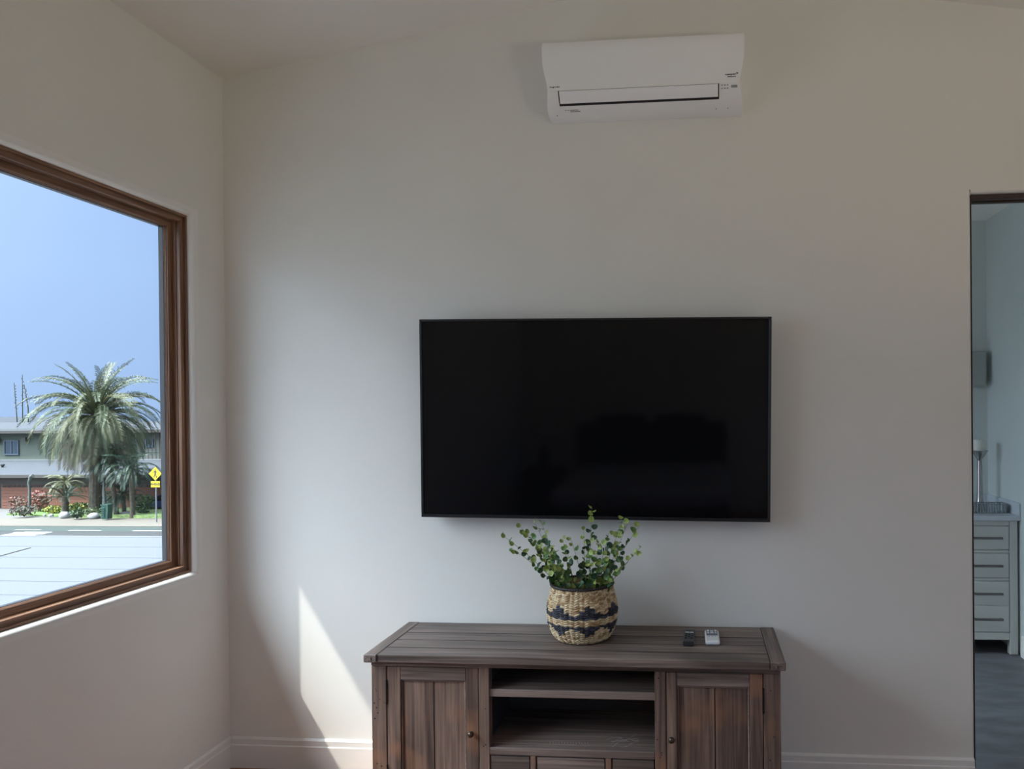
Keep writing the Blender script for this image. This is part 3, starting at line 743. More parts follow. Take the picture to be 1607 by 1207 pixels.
for k, (z0, z1) in enumerate(((.720, .880), (.528, .692), (.338, .500), (.156, .335))):
    dr = cbv('drawer', 'vanity_paint', 1.70, vx1-.0575, VF-.001, VF+.0117, z0, z1, c=.004)
    zc = (z0+z1)/2+.002; b = MB(); xa, xb = 1.868, 2.055
    b.tube([(xa, VF-.028, zc), (xb, VF-.028, zc)], .0085, 8)
    b.tube([(xa+.008, VF-.001, zc), (xa+.008, VF-.028, zc)], .005, 8); b.tube([(xb-.008, VF-.001, zc), (xb-.008, VF-.028, zc)], .005, 8)
    b.build('bar_pull', 'nickel', dr, smooth=True)
for z in (.706, .514, .3365):
    cbv('drawer_rail', 'vanity_paint', 1.70, vx1-.0545, VF+.004, VF+.0116, z-.001-.008, z+.008)
dd = cbv('door', 'vanity_paint', .96, 1.69, VF-.001, VF+.0117, .156, .880, c=.004)
ct = tag(MB().cbox(.88, XR-.0075, VF-.02, Y2-.001, VT-.033, VT, .004).build('countertop', 'counter'), 'pale blue-grey stone countertop on the vanity', 'countertop')
tag(MB().cbox(XR-.0195, XR-.0075, VF-.018, Y2-.0135, VT+.0005, VT+.088, .002).build('side_splash', 'counter'), 'pale stone splash upright against the bathroom side wall', 'backsplash')
tag(MB().cbox(.88, XR-.0075, Y2-.013, Y2-.001, VT+.0005, VT+.088, .002).build('back_splash', 'counter'), 'pale stone splash upright along the far bathroom wall', 'backsplash')
cp = at(1537.5, 745, 5.52); cx_, cy_ = cp.x, 5.52
zb = VT+.001
ch = thing('candle_holder', (cx_, cy_, zb), 'tall silver candle holder with a flared cup on the vanity', 'candle holder')
zt = at(1537.5, 707, 5.52).z
hh = zt-zb
MB().lathe([(.050, 0), (.050, .006), (.040, .012), (.026, .03), (.021, .10), (.017, hh-.10), (.015, hh-.075)], (cx_, cy_, zb), 20).build('stem', 'silver', ch, smooth=True)
MB().lathe([(.014, hh-.0745), (.020, hh-.06), (.040, hh-.03), (.056, hh-.004), (.058, hh), (.052, hh-.001), (.030, hh-.02)], (cx_, cy_, zb), 24).build('cup', 'silver', ch, smooth=True)
cd = thing('candle', (cx_, cy_, zt-.012), 'short white pillar candle in the silver holder', 'candle')
MB().lathe([(.0365, -.012), (.039, -.010), (.039, .072), (.036, .077), (.010, .074)], (cx_, cy_, zt), 24).build('wax', 'candle_wax', cd, smooth=True)
MB().tube([(cx_, cy_, zt+.073), (cx_+.002, cy_, zt+.086)], .0012, 5).build('wick', 'ink', cd)
# small bottles lying in a caddy in front of the candle holder
ty = 5.36; p0 = at(1530, 797, ty); p1 = at(1578, 797, ty)
tr_ = thing('counter_caddy', ((p0.x+p1.x)/2, ty, zb), 'low grey ribbed caddy on the vanity countertop', 'caddy')
MB().cbox(p0.x-.1, p1.x, ty-.05, ty+.05, zb, zb+.006, .002).build('base', 'glass_grey', tr_)
for k in range(16):
    x = p0.x-.095+k*.0185
    if x > p1.x-.012: break
    MB().cbox(x, x+.011, ty-.05, ty-.042, zb+.0065, zb+.062, .002).build('rib', 'glass_grey', tr_)
    MB().cbox(x, x+.011, ty+.042, ty+.05, zb+.0065, zb+.062, .002).build('rib', 'glass_grey', tr_)
MB().cbox(p0.x-.1, p1.x, ty-.051, ty-.041, zb+.0625, zb+.069, .002).build('top_rail', 'glass_grey', tr_)
MB().cbox(p0.x-.1, p1.x, ty+.041, ty+.051, zb+.0625, zb+.069, .002).build('top_rail', 'glass_grey', tr_)
MB().cbox(p1.x-.008, p1.x, ty-.04, ty+.04, zb+.0065, zb+.069, .002).build('end_panel', 'glass_grey', tr_)
wc = thing('shade_box', (1.75, Y2, 2.0), 'shallow grey box standing in for a dark shadow in the bathroom corner', 'cabinet')  # box put in for the dark corner shadow, shade in its colour
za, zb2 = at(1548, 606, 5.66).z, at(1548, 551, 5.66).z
MB().cbox(1.45, 2.135, 5.664, Y2-.0005, za, zb2, .004).build('body', 'shade_box_grey', wc)
MB().cbox(1.455, 2.13, 5.65, 5.6635, za+.005, zb2-.005, .003).build('door', 'shade_box_grey', wc)

# ------------------------------------------------------------------ bed corner behind the camera (shows faintly in the screen)
bed = thing('bed', (-.6, -1.75, 0), 'bed with pale blue cover behind the photographer', 'bed')
MB().cbox(-1.5, .3, -2.75, -.75, .18, .42, .03).build('base', 'headboard', bed)
MB().cbox(-1.52, .32, -2.76, -.72, .421, .66, .07).build('mattress_cover', 'bed_linen', bed)
MB().cbox(-1.55, .35, -2.84, -2.765, 0, 1.15, .02).build('headboard', 'headboard', bed)
for x in (-1.44, .18):
    for y in (-2.70, -.86): MB().cbox(x, x+.07, y, y+.07, .0, .179, .004).build('leg', 'headboard', bed)
for k, (x, lb) in enumerate(((-.95, 'dark square cushion with a ring motif on the bed beside the lamp'), (-.22, 'dark square cushion with a ring motif on the bed away from the lamp'))):
    t = thing('cushion', (x, -2.5, .668), lb, 'cushion', 'cushions on the bed')
    Mx = Matrix.Translation((x, -2.5, .98)) @ Matrix.Rotation(math.radians(-14), 4, 'X')
    b = MB(); N = 12; vs = []; fs = []
    for s_ in (-1, 1):
        for i in range(N+1):
            for j in range(N+1):
                u, v = i/N*2-1, j/N*2-1; h_ = .085*((1-u**4)*(1-v**4))**.6
                vs.append(Mx @ Vector((u*.32*(1-.05*v*v), s_*h_, v*.31*(1-.05*u*u))))
    for s_ in range(2):
        o0 = s_*(N+1)**2
        for i in range(N):
            for j in range(N): a = o0+i*(N+1)+j; fs.append((a, a+1, a+N+2, a+N+1))
    b.add(vs, fs).build('cover', 'cushion_dark', t, smooth=True)
    pts = [Mx @ Vector((.17*math.cos(a), .088, .17*math.sin(a))) for a in [2*PI*q/32 for q in range(33)]]
    MB().tube(pts, .016, 6, cap=False).build('ring_motif', 'cushion_ring', t)
ns = thing('nightstand', (-1.93, -2.45, 0), 'dark nightstand beside the bed', 'nightstand')
MB().cbox(-2.16, -1.70, -2.7, -2.25, .1, .56, .004).build('body', 'headboard', ns)
MB().cbox(-2.18, -1.68, -2.72, -2.23, .5605, .59, .004).build('top', 'headboard', ns)
MB().cbox(-2.14, -1.72, -2.25, -2.232, .30, .54, .003).build('drawer', 'headboard', ns)
for x in (-2.15, -1.75):
    for y in (-2.69, -2.30): MB().cbox(x, x+.04, y, y+.04, 0, .0995, .003).build('leg', 'headboard', ns)
lm = thing('table_lamp', (-1.93, -2.45, .591), 'table lamp with pale drum shade on the nightstand', 'lamp')
MB().lathe([(.07, 0), (.07, .015), (.03, .03), (.045, .12), (.055, .2), (.03, .3), (.012, .34), (.012, .44)], (-1.93, -2.45, .591), 20).build('base', 'headboard', lm, smooth=True)
MB().lathe([(.17, .42), (.15, .70), (.146, .70), (.166, .42)], (-1.93, -2.45, .591), 28).build('shade', 'lamp_shade', lm, smooth=True)

# uplight added by the right wall, out of the frame, as warm fill
fl = thing('fill_lamp', (1.84, .55, 0), 'added black fill uplight by the right wall, out of view', 'lamp')
MB().lathe([(.14, 0), (.14, .018), (.03, .03), (.014, .05)], (1.84, .55, 0), 24).build('base', 'iron_dark', fl, smooth=True)
MB().tube([(1.84, .55, .051), (1.84, .55, 1.68)], .012, 10).build('pole', 'iron_dark', fl)
MB().lathe([(.03, 1.681), (.10, 1.72), (.17, 1.80), (.165, 1.80), (.09, 1.73), (.02, 1.70)], (1.84, .55, 0), 28).build('bowl', 'lamp_shade', fl, smooth=True)
la = bpy.data.lights.new('fill_light', 'AREA'); la.shape = 'DISK'; la.size = .2; la.energy = FILL_W; la.color = (1, .87, .70)
lo = bpy.data.objects.new('fill_light', la); C.objects.link(lo); lo.parent = fl; lo.location = (0, 0, 1.79); lo.rotation_euler = (PI, 0, 0)

# ------------------------------------------------------------------ outside: lower roof, ground, street
RZ = -.31
edge = on_z(120, 843, RZ).y
lr = struct(empty('flat_roof', (-8, 3, RZ-.3)), 'white flat membrane roof of the storey below')
ysm = [edge, on_z(120, 858, RZ).y, on_z(120, 875, RZ).y, on_z(120, 893, RZ).y, on_z(120, 913, RZ).y, on_z(120, 935, RZ).y]
st = ysm[-2]-ysm[-1]
while ysm[-1] > -5: ysm.append(ysm[-1]-st)
for a, c in zip(ysm, ysm[1:]):
    MB().box(-20, -2.9, c+.009, a-.009, RZ-.03, RZ).build('membrane_sheet', 'membrane', lr)
qa, qb = on_z(-40, 884, RZ), on_z(48, 860, RZ)
MB().tube([qa+Vector((0, 0, .004)), qb+Vector((0, 0, .004))], .007, 6).build('cross_seam', 'concrete', lr)
MB().box(-20, -2.9, ysm[-1], edge, RZ-.3, RZ-.031).build('deck', 'drive', lr)
MB().box(-20, -2.9, edge, edge+.04, RZ-.3, RZ+.015).build('edge_flashing', 'flashing', lr)
g0 = at(50, 800, 54.0); GZ = g0.z
struct(MB().box(-20, XL-WT, ysm[-1], edge-.3, GZ, RZ-.31).build('lower_wall', 'stucco'), 'stucco walls of the lower storey')
struct(MB().box(-260, 200, -60, 300, GZ-.6, GZ-.2).build('ground', 'soil_out'), 'dry ground')
def gy(y): return on_z(120, y, GZ).y
r1 = gy(826); r0 = gy(880); s1 = gy(813.5)
struct(MB().box(-260, 200, 14, r1, GZ-.199, GZ-.02).build('street', 'asphalt'), 'grey asphalt street')
struct(MB().box(-260, 200, r1-1.9, r1-.02, GZ-.0195, GZ-.012).build('bike_lane', 'bike_green'), 'green tinted bicycle lane')
struct(MB().box(-260, 200, r1, s1, GZ-.199, GZ+.02).build('pavement', 'concrete'), 'pale concrete sidewalk')
struct(MB().box(-260, 200, s1, 62, GZ-.199, GZ+.0).build('driveway', 'drive'), 'concrete driveway')
x0 = on_z(20, 812, GZ).x; x1 = on_z(128, 812, GZ).x; x2 = on_z(300, 812, GZ).x
pa, pb, pc_, pd = on_z(15, 808, GZ), on_z(120, 812, GZ), on_z(145, 803, GZ), on_z(60, 800, GZ)
struct(MB().prism([(on_z(10, 808.5, GZ).x, on_z(10, 808.5, GZ).y), (pb.x, pb.y), (on_z(150, 806, GZ).x, on_z(150, 806, GZ).y), (on_z(160, 801, GZ).x, 53.9), (on_z(30, 802, GZ).x, 53.9)], 'Z', GZ+.001, GZ+.08).build('lawn', 'grass'), 'green lawn in front of the house')
struct(MB().prism([(on_z(128, 813.3, GZ).x, s1+.02), (on_z(420, 813, GZ).x, s1+.02), (on_z(420, 800, GZ).x, 53.9), (on_z(162, 801, GZ).x, 53.8), (on_z(152, 806, GZ).x, on_z(152, 806, GZ).y)], 'Z', GZ+.001, GZ+.22).build('planting_bed', 'cover'), 'low green groundcover bed along the sidewalk')
# road paint
def mark(xa, ya, xb, yb):
    p, q = on_z(xa, ya, GZ), on_z(xb, yb, GZ)
    y_0, y_1 = sorted((p.y, q.y)); x_0, x_1 = sorted((p.x, q.x))
    return (x_0, x_1, y_0, max(y_1, y_0+.12))
for (xa, xb, yy) in ((22, 66, 831.5), (106, 160, 832.5), (206, 300, 833.2), (-60, 0, 831)):
    a = mark(xa, yy, xb, yy-.6)
    tag(MB().box(*a, GZ-.0195, GZ-.008).build('lane_line', 'road_paint'), 'white painted dash on the asphalt street', 'road marking', 'dashes of the lane line')
sy = thing('road_symbol', on_z(40, 837, GZ)+Vector((0, 0, -.02)), 'white painted bicycle symbol on the asphalt street', 'road marking')
for (xa, ya, xb, yb) in ((2, 839.5, 62, 838.2), (14, 837.6, 50, 836.4), (30, 836, 84, 834.6), (44, 838, 74, 837), (20, 835.6, 36, 834.8)):
    a = mark(xa, ya, xb, yb); MB().box(*a, GZ-.0195, GZ-.008).build('stripe', 'road_paint', sy)

# ------------------------------------------------------------------ outside: house across the street
HY = 54.6
hs = thing('neighbour_house', at(120, 797, HY+3), 'two-storey grey-green house with brown garage doors behind the palm', 'house')
def hz(y, Y, x=120): return at(x, y, Y).z
def hx(x, Y, y=720): return at(x, y, Y).x
ge = hz(748, HY-.6); gt = hz(762, HY)
X0, X1 = hx(-260, HY), hx(420, HY)
MB().box(X0, X1, HY, HY+4.6, GZ, ge+.15).build('garage_wall', 'fascia', hs)
UY = HY+4.6
zr = hz(722, UY); ue = hz(678, UY-.6)
MB().prism([(HY-.7, ge), (HY-.7, ge+.14), (UY, zr), (UY, zr-.3), (HY+.1, ge-.05)], 'X', X0-.5, X1+.5).build('garage_roof', 'roof_shingle', hs)
MB().box(X0-.5, X1+.5, HY-.74, HY-.7, ge-.08, ge+.15).build('gutter', 'fascia', hs)
MB().box(X0, hx(225, UY), UY, UY+8, ge+.2, ue+.3).build('upper_wall', 'house_green', hs)
MB().box(hx(225, UY), X1, UY, UY+8, ge+.2, ue+.3).build('upper_wall', 'house_siding', hs)
xs = hx(226, UY); 
for k in range(26):
    x = xs+.35*k; MB().box(x, x+.05, UY-.03, UY-.001, zr, ue).build('batten', 'house_siding', hs)
MB().box(X0, X1, UY-.05, UY-.005, zr-.02, zr+.07).build('roof_flashing', 'flashing', hs)
rt = hz(662, UY+4)
MB().prism([(UY-.7, ue), (UY-.7, ue+.16), (UY+4, rt), (UY+8.7, ue+.16), (UY+8.7, ue)], 'X', hx(-300, UY), X1+.8).build('upper_roof', 'roof_shingle', hs)
MB().box(hx(-300, UY), X1+.8, UY-.75, UY-.7, ue-.08, ue+.17).build('gutter', 'fascia', hs)
def hwin(xa, xb, ya, yb, Y, mats=('frame_blue', 'pane_blue'), split=True):
    a, c = hx(xa, Y, ya), hx(xb, Y, ya); z1, z0 = hz(ya, Y, xa), hz(yb, Y, xa); t_ = .09
    b = MB(); b.box(a, c, Y-.09, Y-.002, z1-t_, z1); b.box(a, c, Y-.09, Y-.002, z0, z0+t_); b.box(a, a+t_, Y-.09, Y-.002, z0+t_, z1-t_); b.box(c-t_, c, Y-.09, Y-.002, z0+t_, z1-t_)
    f_ = b.build('window', mats[0], hs)
    xm = (a+c)/2; k = .05 if split else -.001
    for (q0, q1) in ((a+t_, xm-k), (xm+k, c-t_)): MB().box(q0, q1, Y-.04, Y-.003, z0+t_+.001, z1-t_-.001).build('pane', mats[1], f_)
    if split: MB().box(xm-.045, xm+.045, Y-.08, Y-.003, z0+t_+.001, z1-t_-.001).build('mullion', mats[0], f_)
hwin(7, 30, 691, 714, UY); hwin(100, 121, 689, 715, UY); hwin(229, 241, 689, 702, UY); hwin(-60, -36, 691, 714, UY)
MB().box(hx(-4, UY), hx(1.5, UY), UY-.3, UY-.005, hz(693, UY), hz(687, UY)).build('wall_light', 'fascia', hs)
MB().box(hx(41, UY), hx(45, UY), UY-.3, UY-.005, hz(692, UY), hz(686, UY)).build('wall_light', 'fascia', hs)
# garage doors with plank rows and a strip of small panes
for xa, xb in ((-150, 0), (3.5, 141), (160, 300)):
    a, c = hx(xa, HY, 780), hx(xb, HY, 780); zt_ = hz(760.5, HY)
    d = MB().box(a, c, HY-.05, HY-.001, GZ+.02, zt_).build('garage_door', 'garage_red', hs)
    nrow = 7; zz = hz(765, HY)
    for r in range(nrow):
        z0 = GZ+.02+(zz-GZ-.02)*r/nrow; z1 = GZ+.02+(zz-GZ-.02)*(r+1)/nrow
        MB().box(a+.03, c-.03, HY-.08, HY-.0505, z0+.012, z1-.012).build('plank', 'garage_red', d)
    npn = max(4, int((c-a)/.42))
    for k in range(npn):
        q0 = a+.05+(c-a-.1)*k/npn; q1 = a+.05+(c-a-.1)*(k+1)/npn
        MB().box(q0+.04, q1-.04, HY-.075, HY-.0505, zz+.03, zt_-.03).build('pane', 'pane_dark', d)
# roof vents
vp = at(4, 738, HY+2.0)
b = MB(); b.tube([(vp.x, vp.y, vp.z-.5), (vp.x, vp.y, vp.z+.35)], .09, 8); b.tube([(vp.x, vp.y, vp.z+.36), (vp.x, vp.y, vp.z+.5)], .16, 8); b.build('roof_vent', 'fascia', hs)
vp = at(21, 736, HY+2.3)
b = MB(); b.tube([(vp.x, vp.y, vp.z-.3), (vp.x, vp.y, vp.z+.02)], .22, 10); b.tube([(vp.x, vp.y, vp.z+.021), (vp.x, vp.y, vp.z+.14)], .3, 10); b.build('roof_vent', 'flashing', hs)
# second house farther back on the left: only its roof shows
FY = 74.
h2 = thing('distant_house', at(-20, 700, FY), 'distant house whose dark roof peak shows at the window edge', 'house')
a, c = hx(-120, FY, 665), hx(17, FY, 668); zt_, ze_ = hz(660, FY, 0), hz(668.5, FY, 15)
xm = hx(-40, FY, 660)
MB().box(a+.6, c-.6, FY, FY+8, GZ, ze_-.1).build('wall', 'house_siding', h2)
MB().prism([(a, ze_), (xm, hz(655, FY, -40)), (c, ze_), (c, ze_-.25), (a, ze_-.25)], 'Y', FY-.6, FY+8.6).build('roof', 'roof_shingle', h2)
# flower stalks of agaves rising behind the roof
for k, (xb, yb, xt, yt, lb) in enumerate(((27, 664, 22, 601, 'leaning bare flower stalk behind the house roof'), (35.5, 664, 35, 588, 'tallest upright bare flower stalk behind the house roof'), (44, 640, 38, 604, 'short slanting bare flower stalk nearest the palm crown'))):
    DY = 68+2*(k == 2); P1 = at(xt, yt, DY); Pm = at(xb, yb, DY)
    P0 = Vector((Pm.x, Pm.y, GZ))
    t = tag(MB().tube([P0, Pm, P1], [.08, .055, .025], 6).build('flower_stalk', 'stalk'), lb, 'plant', 'flower stalks behind the roof')
    rr = random.Random(k)
    for q in range(9):
        p = Pm.lerp(P1, .35+.07*q); s_ = rr.choice((-1, 1))
        MB().tube([p, p+Vector((s_*.12, 0, .07))], [.03, .055], 5).build('bud', 'stalk', t)

# ------------------------------------------------------------------ outside: palms
def frond_mesh(name, L, a0, bend, ll, nleaf, mat, seed, width=.05, droop=.5):
    r = random.Random(seed); b = MB(); n = 12; P = [Vector((0, 0, 0))]; T = []
    for i in range(n):
        a = a0-bend*((i+.5)/n)**1.25; d = Vector((math.cos(a), 0, math.sin(a))); T.append(d); P.append(P[-1]+d*(L/n))
    T.append(T[-1])
    b.tube(P, [.06*L/5*(1-.85*i/n) for i in range(n+1)], 4)
    for k in range(nleaf):
        s_ = .10+.90*k/(nleaf-1); f_ = s_*n; i0 = min(n-1, int(f_)); p = P[i0].lerp(P[i0+1], f_-i0); t = T[i0]
        nrm = Vector((-t.z, 0, t.x))
        l = ll*(math.sin(PI*(.12+.80*s_))**.7)*r.uniform(.85, 1.1)
        for sd_ in (-1, 1):
            d = (t*.75+Vector((0, sd_, 0))*.75+nrm*(.35+r.uniform(-.2, .2))).normalized()
            tip = p+d*l+Vector((0, 0, -droop*l*r.uniform(.6, 1.2)))
            mid = p+d*l*.55+Vector((0, 0, -droop*l*.15))
            w = t*width
            b.add([p-w*.6, p+w*.6, mid+w, mid-w, tip], [(0, 1, 2, 3), (3, 2, 4)])
    o = b.build(name, mat, origin=(0, 0, 0)); me = o.data; bpy.data.objects.remove(o); return me
def palm(name, label, base, ctop, trunk_r, fr, trunk_prof=None, group=None):
    """fr: list of (mesh list, count, azimuth offset, z offset, scale range)"""
    t = thing(name, base, label, 'palm tree', group)
    b = MB(); base = Vector(base); ctop = Vector(ctop); N = 18
    pts = [base.lerp(ctop, i/N) for i in range(N+1)]
    b.tube(pts, [trunk_r*(1.18-.22*min(1, i/3))*(1+.07*(i % 2)) for i in range(N+1)], 12)
    b.build('trunk', 'palm_trunk', t)
    for meshes, cnt, az0, zo, (s0, s1) in fr:
        for k in range(cnt):
            r = random.Random(k*31+cnt*7+int(zo*100)+len(name))
            o = bpy.data.objects.new('frond', meshes[k % len(meshes)]); C.objects.link(o); o.parent = t
            az = az0+2*PI*k/cnt+r.uniform(-.22, .22); s_ = r.uniform(s0, s1)
            rad = trunk_r*.7
            o.location = ctop-base+Vector((rad*math.cos(az), rad*math.sin(az), zo))
            o.rotation_euler = (r.uniform(-.25, .25), 0, az); o.scale = (s_, s_, s_)
    return t
PY = 51.0
R_ = math.radians
lev = [(82, 50, 'frond_olive', 4.6), (68, 80, 'frond_green', 4.7), (52, 98, 'frond_olive', 4.7), (36, 104, 'frond_green', 4.7), (20, 104, 'frond_olive', 4.6), (3, 94, 'frond_green', 4.5), (-14, 78, 'frond_olive', 4.4), (-32, 58, 'frond_tan', 4.2), (-50, 38, 'frond_grey', 4.0)]
FM = []
for k, (a0, bd, mt, L) in enumerate(lev):
    alt = {'frond_green': 'frond_olive', 'frond_olive': 'frond_green', 'frond_grey': 'frond_olive', 'frond_tan': 'frond_grey'}[mt]
    FM.append([frond_mesh('frond', L, R_(a0), R_(bd), .62, 44, mt, k, .028), frond_mesh('frond', L*.95, R_(a0+6), R_(bd+8), .62, 44, alt, k+50, .028),
               frond_mesh('frond', L*1.02, R_(a0-5), R_(bd-6), .62, 44, mt, k+90, .028)])
pb_ = on_z(149, 797, GZ); pbx = at(149, 797, PY); ptop = at(152, 648, PY)
palm('date_palm', 'tall date palm with a huge arching crown in front of the house', (pbx.x, PY, GZ+.0), (ptop.x, PY, ptop.z), .40,
     [(FM[0], 9, .3, .25, (.85, 1)), (FM[1], 15, .7, .2, (.9, 1.05)), (FM[2], 19, .1, .1, (.9, 1.05)), (FM[3], 21, .5, 0, (.92, 1.05)), (FM[4], 23, .2, -.1, (.92, 1.06)),
      (FM[5], 23, .9, -.25, (.92, 1.06)), (FM[6], 23, .4, -.4, (.92, 1.06)), (FM[7], 22, .1, -.55, (.9, 1.08)), (FM[8], 20, .6, -.7, (.9, 1.08))])
sm = [frond_mesh('frond', 1.9, R_(a0), R_(bd), .36, 24, 'frond_deep', 200+k, .03, .6) for k, (a0, bd) in enumerate(((70, 80), (40, 95), (12, 90), (-12, 70)))]
sy_ = [frond_mesh('frond', 1.8, R_(a0), R_(bd), .34, 24, 'frond_olive', 300+k, .03, .7) for k, (a0, bd) in enumerate(((60, 90), (25, 95), (0, 80)))]
cyc = [frond_mesh('frond', 1.15, R_(a0), R_(bd), .14, 26, 'frond_deep', 400+k, .018, .1) for k, (a0, bd) in enumerate(((62, 60), (35, 60), (15, 55)))]
def small(name, label, x, yb, xt, yt, Y, r, fms, n, s_):
    pb, pt = at(x, yb, Y), at(xt, yt, Y)
    palm(name, label, (pb.x, Y, GZ+.05), (pt.x, Y, pt.z), r, [([f], n, .3*i, -.03*i, (s_*.9, s_*1.1)) for i, f in enumerate(fms)])
small('small_palm', 'small dark green palm growing close to the date palm trunk', 183, 798, 172, 722, 50.0, .16, sm, 9, 1.0)
small('small_palm', 'small palm with slender grey trunk between the green bin and the blue car', 208, 802, 206, 735, 49.6, .15, sm, 9, 1.0)
small('small_palm', 'low bushy palm with fine fronds behind the green bin', 195, 798, 193, 775, 50.9, .14, sm, 9, .8)
small('small_palm', 'yellow-green drooping palm above the dark cycad', 104, 796, 103, 757, 52.2, .13, sy_, 7, .8)
small('cycad', 'dark green cycad with stiff fronds on the lawn edge', 102, 797, 103, 779, 50.2, .22, cyc, 11, 1.15)

# ------------------------------------------------------------------ outside: shrubs, stones, street furniture
def shrub(name, label, x, y, Y, rx, rz, mats, n, leaf, seed, cat='shrub', stems=True):
    p = at(x, y, Y); base = Vector((p.x, Y, GZ+.08)); t = thing(name, base, label, cat)
    r = random.Random(seed); b = MB()
    for k in range(n):
        u = r.uniform(-1, 1); a = r.uniform(0, 2*PI); q = r.random()**.4
        s = math.sqrt(1-u*u); c = base+Vector((rx*q*s*math.cos(a), rx*q*s*math.sin(a), rz+rz*.95*q*u))
        d1_ = Vector((r.uniform(-1, 1), r.uniform(-1, 1), r.uniform(-1, 1))).normalized(); d2 = d1_.orthogonal().normalized()
        l = leaf*r.uniform(.6, 1.2)
        b.add([c-d1_*l, c+d2*l*.45, c+d1_*l, c-d2*l*.45], [(0, 1, 2, 3)], r.randrange(len(mats)))
    o = b.build('foliage', mats, t); o['kind'] = 'stuff'
    b = MB()
    for k in range(5):
        a = 2*PI*k/5; b.tube([base, base+Vector((rx*.5*math.cos(a), rx*.5*math.sin(a), rz*1.2))], [.03, .012], 5)
    b.build('branches', 'shrub_bare', t)
    return t
shrub('flowering_shrub', 'pink-red leaved shrub beside the thin bare trunk', 63, 800, 52.6, .75, .85, ['shrub_pink', 'shrub_pink', 'shrub_bare'], 420, .13, 1)
shrub('bare_shrub', 'grey twiggy shrub at the driveway edge of the lawn', 38, 806, 49.8, .85, .42, ['shrub_bare', 'stalk'], 300, .11, 2)
shrub('bare_shrub', 'reddish sparse shrub against the garage door', 27, 801, 52.5, .65, .65, ['shrub_bare', 'shrub_pink', 'shrub_bare'], 160, .11, 3)
shrub('flowering_shrub', 'low yellow flowering shrub between the white stones', 83, 802, 51.5, .65, .30, ['shrub_yellow', 'shrub_green', 'shrub_yellow'], 380, .10, 4)
shrub('flowering_shrub', 'yellow-green flowering shrub behind the round green bush', 123, 801, 51.7, .80, .40, ['shrub_yellow', 'shrub_green', 'shrub_green'], 420, .11, 5)
shrub('round_shrub', 'rounded dark green bush at the front of the lawn', 121, 812, 48.8, .45, .36, ['shrub_green', 'frond_deep'], 420, .09, 6)
shrub('leafy_shrub', 'light green leafy shrub at the foot of the date palm', 145, 800, 50.0, .50, .36, ['shrub_green', 'frond_olive'], 320, .10, 7)
shrub('leafy_shrub', 'dark green shrub behind the green bin', 172, 800, 53.0, .7, .75, ['frond_deep', 'shrub_green'], 420, .12, 8)
shrub('leafy_shrub', 'dark green tall shrub by the blue car', 226, 802, 50.8, .7, .8, ['frond_deep', 'shrub_green'], 380, .13, 9)
# thin bare trunk
p = at(46, 803, 51.0)
t = thing('bare_tree', (p.x, 51, GZ+.08), 'thin bare trunk with a stubby head on the lawn', 'tree')
pt = at(48.5, 748, 51.0); pm = at(46.5, 770, 51)
MB().tube([(p.x, 51, GZ+.08), pm, at(45.5, 758, 51), pt], [.10, .085, .10, .13], 8).build('trunk', 'pole_grey', t)
MB().tube([pt, at(51, 746.5, 51), at(53, 749, 51)], [.13, .12, .06], 8).build('stub', 'pole_grey', t)
# white stones
def stone(x, y, Y, rx, rz, lb, seed):
    r = random.Random(seed); p = at(x, y, Y)
    bm = bmesh.new(); bmesh.ops.create_icosphere(bm, subdivisions=2, radius=1); bm.verts.index_update()
    vs = [Vector((p.x, Y, GZ+.07))+Vector((v.co.x*rx*(1+r.uniform(-.1, .1)), v.co.y*rx*.8*(1+r.uniform(-.1, .1)), max(0, v.co.z+.35)*rz*(1+r.uniform(-.1, .1)))) for v in bm.verts]
    b = MB().add(vs, [tuple(v.index for v in f.verts) for f in bm.faces]); bm.free()
    tag(b.build('white_stone', 'boulder', smooth=True), lb, 'stone', 'white stones on the lawn')
stone(102, 803, 49.4, .40, .34, 'large rounded white stone in front of the cycad', 1)
stone(147, 806, 49.2, .44, .30, 'broad pale boulder beside the date palm trunk', 2)
stone(80, 804.5, 49.9, .20, .15, 'small white stone beside the low yellow shrub', 3)
stone(70, 805, 50.1, .12, .12, 'smallest white stone below the pink shrub', 4)
stone(196, 803, 50.5, .5, .22, 'flat grey-white boulder behind the groundcover', 5)
# green bin with ribs and the pole behind it
p = at(167.5, 808, 48.6); gb = thing('utility_bin', (p.x, 48.6, GZ+.2), 'dark green ribbed bin standing in the planting bed', 'bin')
zt_ = at(167, 793, 48.6).z
MB().prism([(p.x-.20, GZ+.1), (p.x+.20, GZ+.1), (p.x+.26, zt_), (p.x-.26, zt_)], 'Y', 48.4, 48.85).build('body', 'util_green', gb)
for k in range(5):
    z = GZ+.25+k*(zt_-GZ-.3)/5; MB().box(p.x-.27, p.x+.05, 48.33, 48.395, z, z+.06).build('rib', 'util_green', gb)
MB().box(p.x-.28, p.x+.28, 48.36, 48.9, zt_+.001, zt_+.07).build('lid', 'util_green', gb)
p = at(164, 795, 49.4); q = at(162.5, 752, 49.4)
pp = thing('garden_post', (p.x, 49.4, GZ), 'slender grey-green post with a wider base by the bin', 'post')
MB().tube([(p.x, 49.4, GZ+.1), (p.x, 49.4, p.z+.5), (q.x, 49.4, q.z)], [.16, .10, .06], 8).build('shaft', 'pole_grey', pp)
MB().tube([(p.x, 49.4, GZ+.0), (p.x, 49.4, GZ+.55)], [.24, .17], 8).build('base', 'util_green', pp)
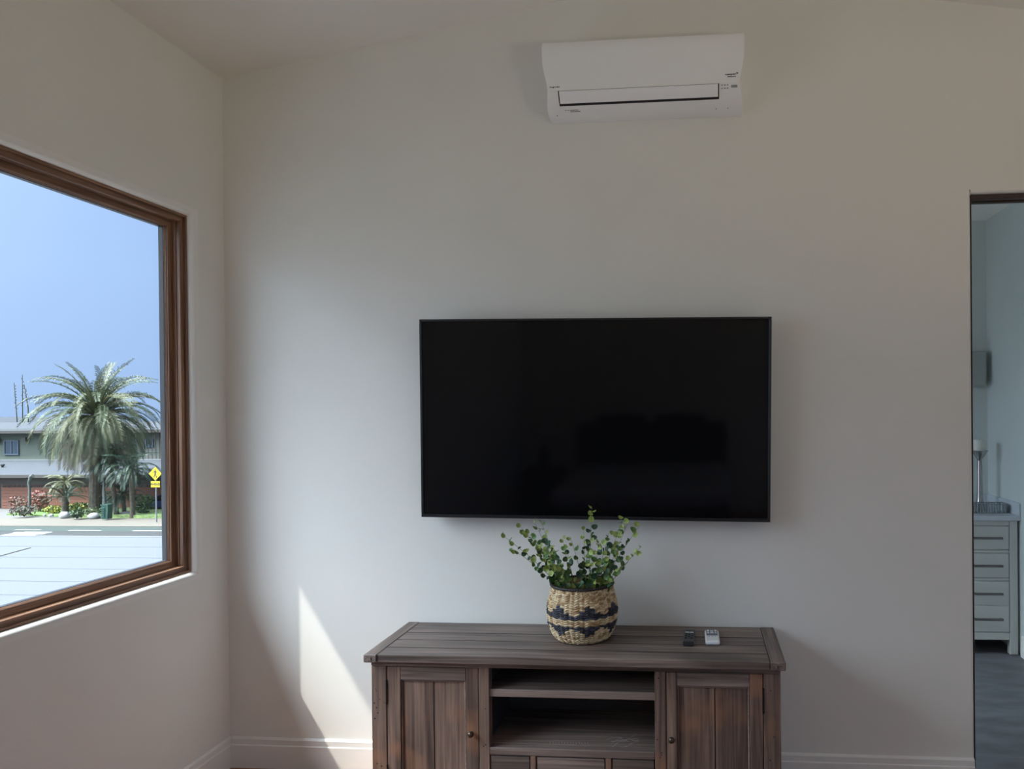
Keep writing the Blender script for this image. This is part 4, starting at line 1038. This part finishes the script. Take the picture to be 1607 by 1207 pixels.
# blue car
cpx = at(236, 800, 53.2); cl = 4.3
car = thing('car', (cpx.x, 53.6, GZ), 'blue car parked in front of the garage', 'car')
cx0 = at(205, 800, 52.2).x
prof_c = [(0, .35), (.05, .62), (.25, .72), (1.1, .80), (1.6, 1.22), (2.0, 1.36), (2.9, 1.36), (3.6, .90), (4.15, .82), (4.3, .6), (4.3, .35)]
MB().prism([(cx0+a, GZ+z) for a, z in prof_c], 'Y', 52.8, 54.4).build('body', 'car_blue', car)
MB().prism([(cx0+a, GZ+z) for a, z in [(1.25, .86), (1.68, 1.2), (2.02, 1.30), (2.85, 1.30), (3.4, .92)]], 'Y', 52.785, 52.7995).build('side_glass', 'car_glass', car)
for a in (.85, 3.45):
    for y in (52.8, 54.24):
        MB().lathe([(.32, 0), (.32, .16)], (cx0+a, y+.155, GZ+.325), 16, M=Matrix.Rotation(PI/2, 3, 'X')).build('wheel', 'rubber', car)
# crossing sign
SY = 47.6
sp = at(244.5, 806, SY); sg = thing('crossing_sign', (sp.x, SY, GZ), 'yellow diamond pedestrian crossing sign on a steel pole', 'road sign')
zc = at(244.5, 743.5, SY).z; zp = at(244.5, 760, SY).z
MB().tube([(sp.x, SY+.06, GZ+.0), (sp.x, SY+.06, zc+.3)], .045, 8).build('pole', 'steel', sg)
dv = .475
MB().prism([(sp.x-dv, zc), (sp.x, zc-dv), (sp.x+dv, zc), (sp.x, zc+dv)], 'Y', SY-.008, SY).build('diamond_plate', 'sign_yellow', sg)
MB().box(sp.x-.33, sp.x+.33, SY-.008, SY, zp-.21, zp+.21).build('word_plate', 'sign_yellow', sg)
text_mesh('word_ahead', 'AHEAD', .21, 'ink', sg, (sp.x, SY-.012, zp), (PI/2, 0, 0), .002)
k_ = .0105
def fig(pts): return [(sp.x+a*k_, zc+c*k_) for a, c in pts]
b = MB()
b.prism(fig([(3.2*math.cos(a), 24+3.2*math.sin(a)) for a in [2*PI*i/10 for i in range(10)]]), 'Y', SY-.014, SY-.009)
b.prism(fig([(-5, 19), (4, 19), (5, 2), (-4, 2)]), 'Y', SY-.014, SY-.009)
b.prism(fig([(-4, 2), (0, 2), (-7, -26), (-12, -24)]), 'Y', SY-.014, SY-.009)
b.prism(fig([(0.1, 2), (5, 2), (7, -10), (11, -26), (6, -27), (2, -11)]), 'Y', SY-.014, SY-.009)
b.prism(fig([(-5.1, 19), (-5.1, 14), (-10, 8), (-10, 2), (-13, 2), (-13, 9)]), 'Y', SY-.014, SY-.009)
b.prism(fig([(4.1, 18), (4.6, 13), (11, 7), (12, 10)]), 'Y', SY-.014, SY-.009)
b.build('walking_figure', 'ink', sg)
